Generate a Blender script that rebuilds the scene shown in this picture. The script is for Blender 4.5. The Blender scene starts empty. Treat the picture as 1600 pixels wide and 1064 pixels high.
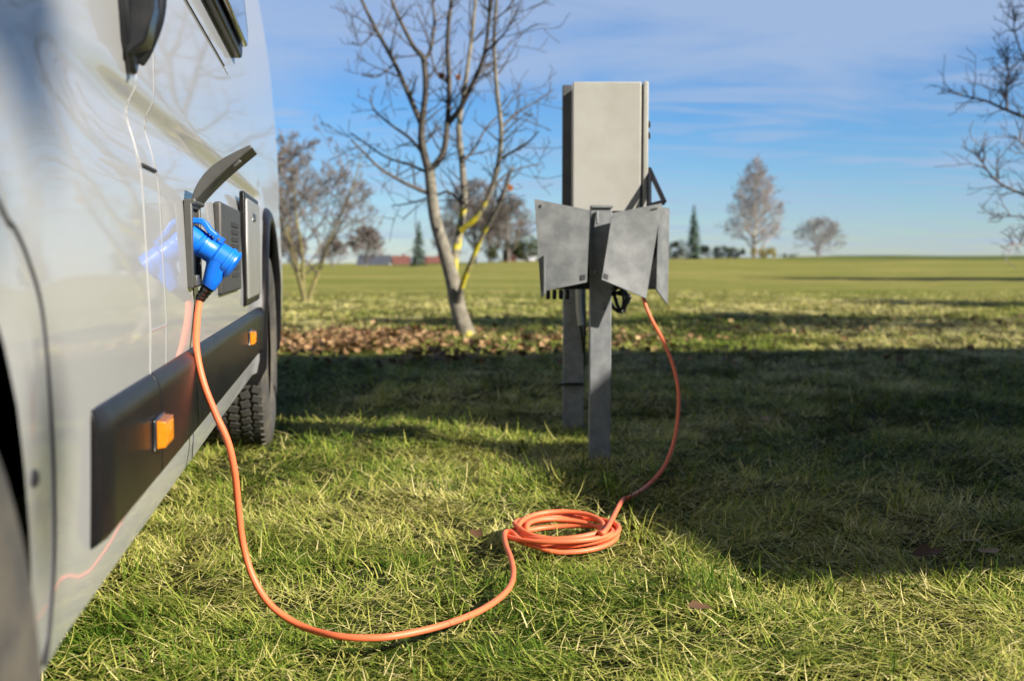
import bpy, math, random
import numpy as np
from mathutils import Vector, Matrix

random.seed(7)
rng = np.random.default_rng(11)
R = math.radians
SC = bpy.context.scene
COL = SC.collection

# ------------------------------------------------------------------ camera
F = 1778.0                       # focal length in photo pixels (1600 wide)
CAM_Z = 0.65
PITCH = math.atan(128.0 / F)     # horizon at y = 404 of 1064
cam_d = bpy.data.cameras.new('camera')
cam = bpy.data.objects.new('camera', cam_d)
COL.objects.link(cam)
cam.location = (0, 0, CAM_Z)
cam.rotation_euler = (math.pi / 2 - PITCH, 0, 0)
cam_d.sensor_width = 36
cam_d.lens = F / 1600 * 36
cam_d.clip_start = 0.02
cam_d.clip_end = 3000
cam_d.dof.use_dof = True
cam_d.dof.focus_distance = 2.15
cam_d.dof.aperture_fstop = 4.3
cam_d.dof.aperture_blades = 9
SC.camera = cam

# ------------------------------------------------------------------ light
SUN_AZ = 58.0                    # degrees right of straight behind the camera
SUN_EL = 30.0
sx, sy = math.sin(R(SUN_AZ)), -math.cos(R(SUN_AZ))
sun_d = bpy.data.lights.new('sun', 'SUN')
sun = bpy.data.objects.new('sun', sun_d)
COL.objects.link(sun)
sun_d.energy = 5.0
sun_d.angle = R(0.5)
sun_d.color = (1.0, 0.925, 0.80)
sdir = Vector((sx * math.cos(R(SUN_EL)), sy * math.cos(R(SUN_EL)), math.sin(R(SUN_EL))))
sun.rotation_euler = sdir.to_track_quat('Z', 'Y').to_euler()
sun.location = sdir * 50

W = bpy.data.worlds.new('World')
SC.world = W
W.use_nodes = True


def build_world():
    nt = W.node_tree
    nt.nodes.clear()
    N = nt.nodes.new
    L = nt.links.new
    out = N('ShaderNodeOutputWorld')
    bg = N('ShaderNodeBackground')
    bg.inputs['Strength'].default_value = 0.05
    L(bg.outputs[0], out.inputs[0])
    sky = N('ShaderNodeTexSky')
    sky.sky_type = 'NISHITA'
    sky.sun_disc = False
    sky.sun_elevation = R(SUN_EL)
    sky.sun_rotation = math.atan2(sx, sy)
    sky.air_density = 1.0
    sky.dust_density = 0.1
    sky.ozone_density = 3.0
    tc = N('ShaderNodeTexCoord')
    sep = N('ShaderNodeSeparateXYZ')
    L(tc.outputs['Generated'], sep.inputs[0])

    def math_(op, a, b=None, clamp=False):
        m = N('ShaderNodeMath')
        m.operation = op
        m.use_clamp = clamp
        for i, v in enumerate((a, b)):
            if v is None:
                continue
            if isinstance(v, (int, float)):
                m.inputs[i].default_value = v
            else:
                L(v, m.inputs[i])
        return m.outputs[0]

    # project the direction on a cloud layer high above
    zz = math_('ADD', math_('MAXIMUM', sep.outputs[2], 0.0), 0.10)
    ux = math_('DIVIDE', sep.outputs[0], zz)
    uy = math_('DIVIDE', sep.outputs[1], zz)
    comb = N('ShaderNodeCombineXYZ')
    L(ux, comb.inputs[0])
    L(uy, comb.inputs[1])
    mp = N('ShaderNodeMapping')
    mp.inputs['Rotation'].default_value = (0, 0, R(-12))
    mp.inputs['Scale'].default_value = (0.55, 0.9, 1)
    L(comb.outputs[0], mp.inputs[0])
    n1 = N('ShaderNodeTexNoise')
    n1.inputs['Scale'].default_value = 1.3
    n1.inputs['Detail'].default_value = 9
    n1.inputs['Roughness'].default_value = 0.58
    n1.inputs['Distortion'].default_value = 0.6
    L(mp.outputs[0], n1.inputs['Vector'])
    # high veil: more cover higher up
    up = N('ShaderNodeMapRange')
    up.interpolation_type = 'SMOOTHSTEP'
    up.inputs['From Min'].default_value = 0.085
    up.inputs['From Max'].default_value = 0.19
    up.inputs['To Min'].default_value = -0.10
    up.inputs['To Max'].default_value = 0.30
    L(sep.outputs[2], up.inputs['Value'])
    dens = math_('ADD', n1.outputs['Fac'], up.outputs[0])
    veil = N('ShaderNodeMapRange')
    veil.interpolation_type = 'SMOOTHSTEP'
    veil.inputs['From Min'].default_value = 0.42
    veil.inputs['From Max'].default_value = 0.86
    veil.inputs['To Max'].default_value = 0.80
    L(dens, veil.inputs['Value'])
    # thin wisps lower down
    mp2 = N('ShaderNodeMapping')
    mp2.inputs['Rotation'].default_value = (0, 0, R(6))
    mp2.inputs['Scale'].default_value = (0.75, 2.1, 1)
    mp2.inputs['Location'].default_value = (3.4, 1.2, 0)
    L(comb.outputs[0], mp2.inputs[0])
    n2 = N('ShaderNodeTexNoise')
    n2.inputs['Scale'].default_value = 1.5
    n2.inputs['Detail'].default_value = 8
    n2.inputs['Roughness'].default_value = 0.55
    n2.inputs['Distortion'].default_value = 0.9
    L(mp2.outputs[0], n2.inputs['Vector'])
    w2 = N('ShaderNodeMapRange')
    w2.interpolation_type = 'SMOOTHSTEP'
    w2.inputs['From Min'].default_value = 0.42
    w2.inputs['From Max'].default_value = 0.72
    w2.inputs['To Max'].default_value = 0.72
    L(n2.outputs['Fac'], w2.inputs['Value'])
    thin = N('ShaderNodeMapRange')
    thin.interpolation_type = 'SMOOTHSTEP'
    thin.inputs['From Min'].default_value = 0.40
    thin.inputs['From Max'].default_value = 0.62
    thin.inputs['To Min'].default_value = 1.0
    thin.inputs['To Max'].default_value = 0.12
    L(sep.outputs[2], thin.inputs['Value'])
    cover = math_('MULTIPLY', math_('MAXIMUM', veil.outputs[0], w2.outputs[0]), thin.outputs[0])
    mix = N('ShaderNodeMix')
    mix.data_type = 'RGBA'
    L(cover, mix.inputs['Factor'])
    tintn = N('ShaderNodeMix')
    tintn.data_type = 'RGBA'
    tintn.blend_type = 'MULTIPLY'
    tintn.inputs['Factor'].default_value = 1.0
    L(sky.outputs[0], tintn.inputs['A'])
    te = N('ShaderNodeMapRange')
    te.inputs['From Min'].default_value = 0.0
    te.inputs['From Max'].default_value = 0.15
    L(sep.outputs[2], te.inputs['Value'])
    tcol = N('ShaderNodeMix')
    tcol.data_type = 'RGBA'
    L(te.outputs[0], tcol.inputs['Factor'])
    tcol.inputs['A'].default_value = (0.74, 0.90, 1.16, 1)
    tcol.inputs['B'].default_value = (0.40, 0.80, 1.22, 1)
    tz = N('ShaderNodeMapRange')
    tz.interpolation_type = 'SMOOTHSTEP'
    tz.inputs['From Min'].default_value = 0.36
    tz.inputs['From Max'].default_value = 0.75
    L(sep.outputs[2], tz.inputs['Value'])
    tc2 = N('ShaderNodeMix')
    tc2.data_type = 'RGBA'
    L(tz.outputs[0], tc2.inputs['Factor'])
    L(tcol.outputs['Result'], tc2.inputs['A'])
    tc2.inputs['B'].default_value = (0.16, 0.33, 0.62, 1)
    L(tc2.outputs['Result'], tintn.inputs['B'])
    L(tintn.outputs['Result'], mix.inputs['A'])
    mix.inputs['B'].default_value = (3.7, 4.75, 6.7, 1)
    L(mix.outputs['Result'], bg.inputs['Color'])


build_world()
SC.view_settings.view_transform = 'Standard'
SC.view_settings.look = 'None'
SC.view_settings.gamma = 1
SC.view_settings.exposure = 1.15
SC.render.engine = 'CYCLES'

# ------------------------------------------------------------------ helpers
ca, sa = math.cos(PITCH), math.sin(PITCH)


def ray(px, py):
    a, b = (px - 800.0) / F, (532.0 - py) / F
    return Vector((a, ca + b * sa, -sa + b * ca))


def P(px, py, t):
    """photo pixel + distance along +Y -> world point"""
    d = ray(px, py)
    return Vector((0, 0, CAM_Z)) + d * (t / d.y)


# the van's own frame: local x = outward from its side, local y = along its side
VAN_ANG = math.atan(275.0 / F * ca)
VAN_L = 0.24
vd = Vector((-math.sin(VAN_ANG), math.cos(VAN_ANG), 0))
vn = Vector((math.cos(VAN_ANG), math.sin(VAN_ANG), 0))
VAN_O = -VAN_L * vn
VAN_M = Matrix.Translation(VAN_O) @ Matrix.Rotation(VAN_ANG, 4, 'Z')
VAN_MI = VAN_M.inverted()


def Wv(px, py, u=0.0):
    """photo pixel -> (s, z) on the van side plane at outward offset u"""
    d = ray(px, py)
    o = Vector((0, 0, CAM_Z))
    k = ((u - VAN_L)) / d.dot(vn)
    p = VAN_MI @ (o + d * k)
    return p.y, p.z


def gz(x, y):
    """height of the ground"""
    x = np.asarray(x, float)
    y = np.asarray(y, float)
    fade = np.clip(1.2 - np.hypot(x, y) / 60.0, 0, 1)
    z = fade * (0.012 * np.sin(2.1 * x + 0.7 * y + 0.4) * np.sin(1.7 * y - 0.9 * x + 1.0)
                + 0.008 * np.sin(5.3 * x - 1.1 * y) * np.sin(4.1 * y + 2.0))
    r = np.clip((y - 30) / 90.0, 0, 1)
    r = r * r * (3 - 2 * r)
    side = np.clip((x / np.maximum(y, 1) + 0.10) / 0.25, 0, 1)
    z = z + r * (0.12 + 0.66 * side) + r * 0.25 * np.clip((x / np.maximum(y, 1) - 0.22) / 0.25, 0, 1)
    z = z + r * (0.07 * np.sin(x * 0.21 + 0.8) + 0.05 * np.sin(x * 0.47 + y * 0.1) + 0.03 * np.sin(x * 1.1 + 2.0))
    # the land falls away beyond the crest on the left
    d = np.clip((y - 112) / 40.0, 0, 1)
    z = z - d * d * (3 - 2 * d) * (4.6 - 2.6 * side) 
    return z


def gzf(x, y):
    return float(gz(x, y))


def value_noise(x, y, sc, seed):
    g = np.random.default_rng(seed).random((64, 64))
    X, Y = x * sc, y * sc
    i, j = np.floor(X).astype(int), np.floor(Y).astype(int)
    fx, fy = X - i, Y - j
    fx, fy = fx * fx * (3 - 2 * fx), fy * fy * (3 - 2 * fy)
    a, b = g[i % 64, j % 64], g[(i + 1) % 64, j % 64]
    c, d = g[i % 64, (j + 1) % 64], g[(i + 1) % 64, (j + 1) % 64]
    return (a * (1 - fx) + b * fx) * (1 - fy) + (c * (1 - fx) + d * fx) * fy


class MB:
    """collects shapes for ONE mesh object"""

    def __init__(self):
        self.v, self.f, self.m, self.a = [], [], [], []
        self.n = 0

    def add(self, verts, faces, mat=0, att=0.0):
        o = self.n
        verts = [tuple(p) for p in verts]
        self.v += verts
        self.n += len(verts)
        for f in faces:
            self.f.append(tuple(i + o for i in f))
            self.m.append(mat)
        if isinstance(att, (int, float)):
            self.a += [att] * len(verts)
        else:
            self.a += list(att)

    def box(self, c, s, rot=None, mat=0, att=0.0):
        hx, hy, hz = s[0] / 2, s[1] / 2, s[2] / 2
        pts = [Vector((x, y, z)) for z in (-hz, hz) for y in (-hy, hy) for x in (-hx, hx)]
        if rot is not None:
            pts = [rot @ p for p in pts]
        pts = [p + Vector(c) for p in pts]
        self.add(pts, [(0, 2, 3, 1), (4, 5, 7, 6), (0, 1, 5, 4), (2, 6, 7, 3), (0, 4, 6, 2), (1, 3, 7, 5)], mat, att)

    def hexa(self, b, t, mat=0):
        """8 corner solid: b = 4 points, t = 4 points"""
        self.add(list(b) + list(t), [(3, 2, 1, 0), (4, 5, 6, 7), (0, 1, 5, 4), (1, 2, 6, 5), (2, 3, 7, 6), (3, 0, 4, 7)], mat)

    def prism(self, poly, off, mat=0):
        """polygon (3d points) pushed along off"""
        n = len(poly)
        a = [Vector(p) for p in poly]
        b = [p + Vector(off) for p in a]
        fs = [tuple(range(n - 1, -1, -1)), tuple(range(n, 2 * n))]
        fs += [(i, (i + 1) % n, n + (i + 1) % n, n + i) for i in range(n)]
        self.add(a + b, fs, mat)

    def tube(self, pts, rad, n=8, mat=0, att=0.0, cap=True):
        pts = [Vector(p) for p in pts]
        k = len(pts)
        if isinstance(rad, (int, float)):
            rad = [rad] * k
        if isinstance(att, (int, float)):
            att = [att] * k
        vs, aa = [], []
        t0 = (pts[1] - pts[0]).normalized()
        ref = Vector((0, 0, 1)) if abs(t0.z) < 0.9 else Vector((1, 0, 0))
        side = t0.cross(ref).normalized()
        for i in range(k):
            if i == 0:
                t = pts[1] - pts[0]
            elif i == k - 1:
                t = pts[-1] - pts[-2]
            else:
                t = pts[i + 1] - pts[i - 1]
            t.normalize()
            side = (side - t * side.dot(t))
            if side.length < 1e-6:
                side = t.orthogonal()
            side.normalize()
            up = t.cross(side)
            for j in range(n):
                a = 2 * math.pi * j / n
                vs.append(pts[i] + (side * math.cos(a) + up * math.sin(a)) * rad[i])
                aa.append(att[i])
        fs = []
        for i in range(k - 1):
            for j in range(n):
                j2 = (j + 1) % n
                fs.append((i * n + j, i * n + j2, (i + 1) * n + j2, (i + 1) * n + j))
        if cap:
            fs.append(tuple(range(n - 1, -1, -1)))
            fs.append(tuple((k - 1) * n + j for j in range(n)))
        self.add(vs, fs, mat, aa)

    def lathe(self, prof, o, axis, n=24, mat=0, cap=True):
        """prof = [(distance along the axis, radius)]"""
        axis = Vector(axis).normalized()
        o = Vector(o)
        e1 = axis.orthogonal().normalized()
        e2 = axis.cross(e1)
        vs, fs = [], []
        for d, r in prof:
            for j in range(n):
                a = 2 * math.pi * j / n
                vs.append(o + axis * d + (e1 * math.cos(a) + e2 * math.sin(a)) * r)
        for i in range(len(prof) - 1):
            for j in range(n):
                j2 = (j + 1) % n
                fs.append((i * n + j, i * n + j2, (i + 1) * n + j2, (i + 1) * n + j))
        if cap:
            fs.append(tuple(range(n - 1, -1, -1)))
            fs.append(tuple((len(prof) - 1) * n + j for j in range(n)))
        self.add(vs, fs, mat)

    def build(self, name, mats, parent=None, smooth=35, bevel=0, bseg=2, att=None):
        me = bpy.data.meshes.new(name)
        me.from_pydata(self.v, [], self.f)
        if not isinstance(mats, (list, tuple)):
            mats = [mats]
        for m in mats:
            me.materials.append(m)
        me.polygons.foreach_set('material_index', self.m)
        if att:
            at = me.attributes.new(att, 'FLOAT', 'POINT')
            at.data.foreach_set('value', self.a)
        me.update()
        if smooth:
            me.polygons.foreach_set('use_smooth', [True] * len(me.polygons))
            me.set_sharp_from_angle(angle=R(smooth))
        o = bpy.data.objects.new(name, me)
        COL.objects.link(o)
        if parent is not None:
            o.parent = parent
        if bevel:
            b = o.modifiers.new('bevel', 'BEVEL')
            b.width = bevel
            b.segments = bseg
            b.limit_method = 'ANGLE'
            b.angle_limit = R(40)
        return o


def thing(name, label, cat, loc=(0, 0, 0), rz=0.0, group=None):
    o = bpy.data.objects.new(name, None)
    COL.objects.link(o)
    o.location = loc
    o.rotation_euler = (0, 0, rz)
    o.empty_display_size = 0.2
    return tag(o, label, cat, group)


def tag(o, label=None, cat=None, group=None, kind=None):
    if label:
        o['label'] = label
    if cat:
        o['category'] = cat
    if group:
        o['group'] = group
    if kind:
        o['kind'] = kind
    return o


def spline(pts, n=12):
    """Catmull-Rom through points"""
    pts = [Vector(p) for p in pts]
    q = [pts[0] * 2 - pts[1]] + pts + [pts[-1] * 2 - pts[-2]]
    out = []
    for i in range(1, len(q) - 2):
        a, b, c, d = q[i - 1], q[i], q[i + 1], q[i + 2]
        for k in range(n):
            t = k / n
            out.append(0.5 * ((2 * b) + (c - a) * t + (2 * a - 5 * b + 4 * c - d) * t * t + (3 * b - a - 3 * c + d) * t ** 3))
    out.append(pts[-1])
    return out


# ------------------------------------------------------------------ materials
def mat(name, col=(0.5, 0.5, 0.5), rough=0.6, metal=0.0, noise=None, bump=None, **kw):
    """noise = (scale, colour 2, contrast low, contrast high); bump = (scale, strength, distance)"""
    m = bpy.data.materials.new(name)
    m.use_nodes = True
    nt = m.node_tree
    b = nt.nodes['Principled BSDF']
    b.inputs['Base Color'].default_value = (*col, 1)
    b.inputs['Roughness'].default_value = rough
    b.inputs['Metallic'].default_value = metal
    for k, v in kw.items():
        b.inputs[k.replace('_', ' ')].default_value = v
    tc = nt.nodes.new('ShaderNodeTexCoord')
    if noise:
        n = nt.nodes.new('ShaderNodeTexNoise')
        n.inputs['Scale'].default_value = noise[0]
        n.inputs['Detail'].default_value = 6
        n.inputs['Roughness'].default_value = 0.6
        nt.links.new(tc.outputs['Object'], n.inputs['Vector'])
        mr = nt.nodes.new('ShaderNodeMapRange')
        mr.inputs['From Min'].default_value = noise[2]
        mr.inputs['From Max'].default_value = noise[3]
        nt.links.new(n.outputs['Fac'], mr.inputs['Value'])
        mx = nt.nodes.new('ShaderNodeMix')
        mx.data_type = 'RGBA'
        mx.inputs['A'].default_value = (*col, 1)
        mx.inputs['B'].default_value = (*noise[1], 1)
        nt.links.new(mr.outputs[0], mx.inputs['Factor'])
        nt.links.new(mx.outputs['Result'], b.inputs['Base Color'])
    if bump:
        n = nt.nodes.new('ShaderNodeTexNoise')
        n.inputs['Scale'].default_value = bump[0]
        n.inputs['Detail'].default_value = 5
        nt.links.new(tc.outputs['Object'], n.inputs['Vector'])
        bp = nt.nodes.new('ShaderNodeBump')
        bp.inputs['Strength'].default_value = bump[1]
        bp.inputs['Distance'].default_value = bump[2]
        nt.links.new(n.outputs['Fac'], bp.inputs['Height'])
        nt.links.new(bp.outputs[0], b.inputs['Normal'])
    return m


def tint_mat(name, stops, att='tint', rough=0.6, trans=0.0, spec=0.3):
    """colour ramp over a per-piece attribute; optional leaf translucency"""
    m = bpy.data.materials.new(name)
    m.use_nodes = True
    nt = m.node_tree
    b = nt.nodes['Principled BSDF']
    b.inputs['Roughness'].default_value = rough
    b.inputs['Specular IOR Level'].default_value = spec
    a = nt.nodes.new('ShaderNodeAttribute')
    a.attribute_name = att
    cr = nt.nodes.new('ShaderNodeValToRGB')
    el = cr.color_ramp.elements
    while len(el) < len(stops):
        el.new(0.5)
    for e, (p, c) in zip(el, stops):
        e.position = p
        e.color = (*c, 1)
    nt.links.new(a.outputs['Fac'], cr.inputs[0])
    nt.links.new(cr.outputs[0], b.inputs['Base Color'])
    if trans:
        tr = nt.nodes.new('ShaderNodeBsdfTranslucent')
        nt.links.new(cr.outputs[0], tr.inputs['Color'])
        ms = nt.nodes.new('ShaderNodeMixShader')
        ms.inputs[0].default_value = trans
        nt.links.new(b.outputs[0], ms.inputs[1])
        nt.links.new(tr.outputs[0], ms.inputs[2])
        nt.links.new(ms.outputs[0], nt.nodes['Material Output'].inputs[0])
    return m


M = {}
M['paint'] = mat('van_paint', (0.34, 0.344, 0.346), 0.42, 0.0, noise=(1.2, (0.32, 0.324, 0.326), 0.35, 0.65),
                 Coat_Weight=0.68, Coat_Roughness=0.035, Coat_IOR=1.45)
M['paint_edge'] = mat('van_paint_edge', (0.36, 0.36, 0.355), 0.25, Coat_Weight=1.0, Coat_Roughness=0.1)
M['gap'] = mat('panel_gap', (0.02, 0.02, 0.022), 0.7)
M['black_plastic'] = mat('black_plastic', (0.007, 0.007, 0.008), 0.30, noise=(9, (0.012, 0.011, 0.011), 0.4, 0.7),
                         bump=(400, 0.10, 0.001), Specular_IOR_Level=0.10)
M['gloss_black'] = mat('gloss_black', (0.012, 0.013, 0.015), 0.22, noise=(14, (0.03, 0.03, 0.03), 0.5, 0.8))
M['grey_plastic'] = mat('grey_plastic', (0.062, 0.062, 0.060), 0.42, noise=(20, (0.048, 0.048, 0.046), 0.4, 0.7))
M['vent'] = mat('vent_grille', (0.034, 0.034, 0.033), 0.5, noise=(20, (0.045, 0.044, 0.042), 0.4, 0.7))
M['hatch_plastic'] = mat('hatch_plastic', (0.20, 0.198, 0.19), 0.35, noise=(8, (0.17, 0.168, 0.16), 0.4, 0.7))
M['rubber'] = mat('tyre_rubber', (0.045, 0.043, 0.040), 0.85, noise=(14, (0.11, 0.095, 0.07), 0.46, 0.74), bump=(60, 0.4, 0.004))
M['rim'] = mat('rim_metal', (0.35, 0.35, 0.36), 0.35, 0.9, noise=(20, (0.22, 0.22, 0.22), 0.4, 0.7))
M['dark'] = mat('underbody_black', (0.012, 0.012, 0.012), 0.9, noise=(6, (0.03, 0.027, 0.022), 0.45, 0.75))
M['glass'] = mat('tinted_glass', (0.012, 0.018, 0.035), 0.04, noise=(3, (0.014, 0.02, 0.04), 0.4, 0.6), Coat_Weight=1.0)
M['amber'] = mat('amber_lens', (0.56, 0.185, 0.010), 0.12, noise=(60, (0.60, 0.17, 0.004), 0.42, 0.6),
                 bump=(160, 0.5, 0.003), Coat_Weight=1.0, Coat_Roughness=0.03)
M['red'] = mat('red_lens', (0.10, 0.008, 0.008), 0.15, noise=(60, (0.2, 0.008, 0.006), 0.42, 0.6))
M['blue'] = mat('blue_plastic', (0.004, 0.150, 0.72), 0.36, noise=(30, (0.003, 0.125, 0.68), 0.45, 0.75),
                bump=(180, 0.10, 0.001))
M['orange'] = mat('orange_cable', (0.74, 0.155, 0.060), 0.50, noise=(24, (0.62, 0.135, 0.060), 0.45, 0.8),
                  bump=(220, 0.15, 0.001))
M['galv'] = mat('galvanised_steel', (0.095, 0.102, 0.106), 0.55, 0.10, noise=(17, (0.165, 0.174, 0.176), 0.40, 0.68),
                bump=(40, 0.12, 0.002))
M['galv_dull'] = mat('galvanised_post', (0.15, 0.16, 0.17), 0.6, 0.10, noise=(26, (0.22, 0.23, 0.24), 0.40, 0.66),
                     bump=(40, 0.15, 0.002))
M['cabinet'] = mat('cabinet_polyester', (0.335, 0.33, 0.305), 0.6, noise=(7, (0.28, 0.275, 0.24), 0.40, 0.72), bump=(30, 0.08, 0.002))
M['cabinet_shaded_side'] = mat('cabinet_shaded_side', (0.04, 0.044, 0.05), 0.6, noise=(16, (0.07, 0.074, 0.08), 0.4, 0.7))  # darkened colour carries the shade on the cabinet's left side
M['conduit'] = mat('conduit_grey', (0.42, 0.42, 0.38), 0.6, noise=(18, (0.3, 0.3, 0.27), 0.4, 0.7))
M['white'] = mat('white_shell', (0.75, 0.75, 0.73), 0.35, noise=(3, (0.68, 0.68, 0.66), 0.4, 0.7))
M['awning'] = mat('awning_fabric', (0.30, 0.31, 0.33), 0.9, noise=(3, (0.27, 0.28, 0.3), 0.4, 0.7))
M['stone'] = mat('stone', (0.34, 0.31, 0.26), 0.85, noise=(30, (0.25, 0.22, 0.18), 0.4, 0.7), bump=(50, 0.5, 0.004))


def bark_mat(name, c1, c2, scale=18, lichen=False):
    m = mat(name, c1, 0.85, noise=(scale, c2, 0.40, 0.62), bump=(scale * 1.6, 0.6, 0.01))
    if lichen:
        nt = m.node_tree
        b = nt.nodes['Principled BSDF']
        src = b.inputs['Base Color'].links[0].from_socket
        a = nt.nodes.new('ShaderNodeAttribute')
        a.attribute_name = 'lichen'
        n = nt.nodes.new('ShaderNodeTexNoise')
        n.inputs['Scale'].default_value = 9
        n.inputs['Detail'].default_value = 5
        tc = nt.nodes.new('ShaderNodeTexCoord')
        nt.links.new(tc.outputs['Object'], n.inputs['Vector'])
        ad = nt.nodes.new('ShaderNodeMath')
        ad.operation = 'ADD'
        nt.links.new(a.outputs['Fac'], ad.inputs[0])
        nt.links.new(n.outputs['Fac'], ad.inputs[1])
        mr = nt.nodes.new('ShaderNodeMapRange')
        mr.inputs['From Min'].default_value = 0.88
        mr.inputs['From Max'].default_value = 1.04
        nt.links.new(ad.outputs[0], mr.inputs['Value'])
        mx = nt.nodes.new('ShaderNodeMix')
        mx.data_type = 'RGBA'
        nt.links.new(mr.outputs[0], mx.inputs['Factor'])
        nt.links.new(src, mx.inputs['A'])
        mx.inputs['B'].default_value = (0.52, 0.44, 0.015, 1)
        nt.links.new(mx.outputs['Result'], b.inputs['Base Color'])
    return m


M['bark'] = bark_mat('bark_grey', (0.115, 0.102, 0.078), (0.215, 0.195, 0.15), 14, True)
M['twig'] = bark_mat('twig_grey', (0.055, 0.046, 0.037), (0.09, 0.076, 0.06), 20)
M['twig_mid'] = bark_mat('twig_mid', (0.15, 0.13, 0.13), (0.20, 0.18, 0.17), 20)
M['twig_far'] = bark_mat('twig_far', (0.135, 0.112, 0.100), (0.18, 0.15, 0.132), 4)
M['twig_birch'] = bark_mat('twig_birch', (0.28, 0.245, 0.24), (0.34, 0.295, 0.275), 1.2)
M['twig_pale'] = bark_mat('twig_pale', (0.25, 0.22, 0.22), (0.30, 0.27, 0.26), 3)
M['bark_green'] = bark_mat('bark_mossy', (0.13, 0.115, 0.045), (0.20, 0.17, 0.06), 8)
M['birch_bark'] = bark_mat('birch_bark', (0.52, 0.46, 0.37), (0.36, 0.30, 0.24), 3)
M['needles'] = tint_mat('spruce_needles', [(0, (0.018, 0.036, 0.020)), (1, (0.05, 0.085, 0.042))], rough=0.7)
M['bush'] = tint_mat('bush_leaves', [(0, (0.022, 0.034, 0.014)), (1, (0.075, 0.085, 0.025))], rough=0.7)
M['bush_yellow'] = tint_mat('bush_yellow', [(0, (0.16, 0.13, 0.02)), (1, (0.30, 0.24, 0.03))], rough=0.7)
M['leaf_brown'] = tint_mat('dead_leaf', [(0, (0.065, 0.036, 0.02)), (0.45, (0.18, 0.098, 0.045)), (0.8, (0.30, 0.18, 0.085)), (1, (0.44, 0.30, 0.15))], rough=0.65, trans=0.15)
M['leaf_orange'] = tint_mat('orange_leaf', [(0, (0.36, 0.12, 0.02)), (1, (0.52, 0.25, 0.06))], rough=0.6, trans=0.3)
M['grass'] = tint_mat('grass_blades', [(0.0, (0.022, 0.055, 0.005)), (0.28, (0.085, 0.140, 0.013)), (0.52, (0.225, 0.262, 0.042)),
                                        (0.76, (0.42, 0.385, 0.105)), (1.0, (0.64, 0.56, 0.27))], rough=0.6, trans=0.04, spec=0.08)


def ground_mat():
    m = bpy.data.materials.new('field_ground')
    m.use_nodes = True
    nt = m.node_tree
    N, L = nt.nodes.new, nt.links.new
    b = nt.nodes['Principled BSDF']
    b.inputs['Roughness'].default_value = 0.95
    b.inputs['Specular IOR Level'].default_value = 0.1
    tc = N('ShaderNodeTexCoord')

    def noise(scale, det=6, stretch=None):
        n = N('ShaderNodeTexNoise')
        n.inputs['Scale'].default_value = scale
        n.inputs['Detail'].default_value = det
        n.inputs['Roughness'].default_value = 0.65
        if stretch:
            mp = N('ShaderNodeMapping')
            mp.inputs['Scale'].default_value = stretch
            L(tc.outputs['Object'], mp.inputs[0])
            L(mp.outputs[0], n.inputs['Vector'])
        else:
            L(tc.outputs['Object'], n.inputs['Vector'])
        return n.outputs['Fac']

    def ramp(f, lo, hi):
        r = N('ShaderNodeMapRange')
        r.inputs['From Min'].default_value = lo
        r.inputs['From Max'].default_value = hi
        L(f, r.inputs['Value'])
        return r.outputs[0]

    def mix(f, a, c):
        x = N('ShaderNodeMix')
        x.data_type = 'RGBA'
        if isinstance(f, float):
            x.inputs['Factor'].default_value = f
        else:
            L(f, x.inputs['Factor'])
        for k, v in (('A', a), ('B', c)):
            if isinstance(v, tuple):
                x.inputs[k].default_value = (*v, 1)
            else:
                L(v, x.inputs[k])
        return x.outputs['Result']

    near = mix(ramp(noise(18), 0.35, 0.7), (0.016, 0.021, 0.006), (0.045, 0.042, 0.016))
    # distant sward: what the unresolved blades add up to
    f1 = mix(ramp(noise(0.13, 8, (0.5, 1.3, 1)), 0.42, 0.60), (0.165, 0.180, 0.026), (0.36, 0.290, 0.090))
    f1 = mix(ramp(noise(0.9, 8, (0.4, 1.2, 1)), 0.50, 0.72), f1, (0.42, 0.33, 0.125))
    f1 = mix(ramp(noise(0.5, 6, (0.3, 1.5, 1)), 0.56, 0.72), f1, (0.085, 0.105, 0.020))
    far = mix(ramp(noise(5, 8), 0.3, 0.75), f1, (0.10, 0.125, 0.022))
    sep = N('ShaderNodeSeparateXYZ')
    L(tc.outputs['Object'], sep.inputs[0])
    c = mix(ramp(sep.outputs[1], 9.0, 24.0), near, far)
    # the darker winter crop beyond the meadow, on the rise at the right
    my = ramp(sep.outputs[1], 74.0, 79.0)
    mx = ramp(sep.outputs[0], 20.0, 32.0)
    mm = N('ShaderNodeMath')
    mm.operation = 'MULTIPLY'
    L(my, mm.inputs[0])
    L(mx, mm.inputs[1])
    c = mix(mm.outputs[0], c, (0.075, 0.095, 0.02))
    L(c, b.inputs['Base Color'])
    bp = N('ShaderNodeBump')
    bp.inputs['Strength'].default_value = 0.8
    bp.inputs['Distance'].default_value = 0.03
    L(noise(30, 8), bp.inputs['Height'])
    L(bp.outputs[0], b.inputs['Normal'])
    return m


M['ground'] = ground_mat()


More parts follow.
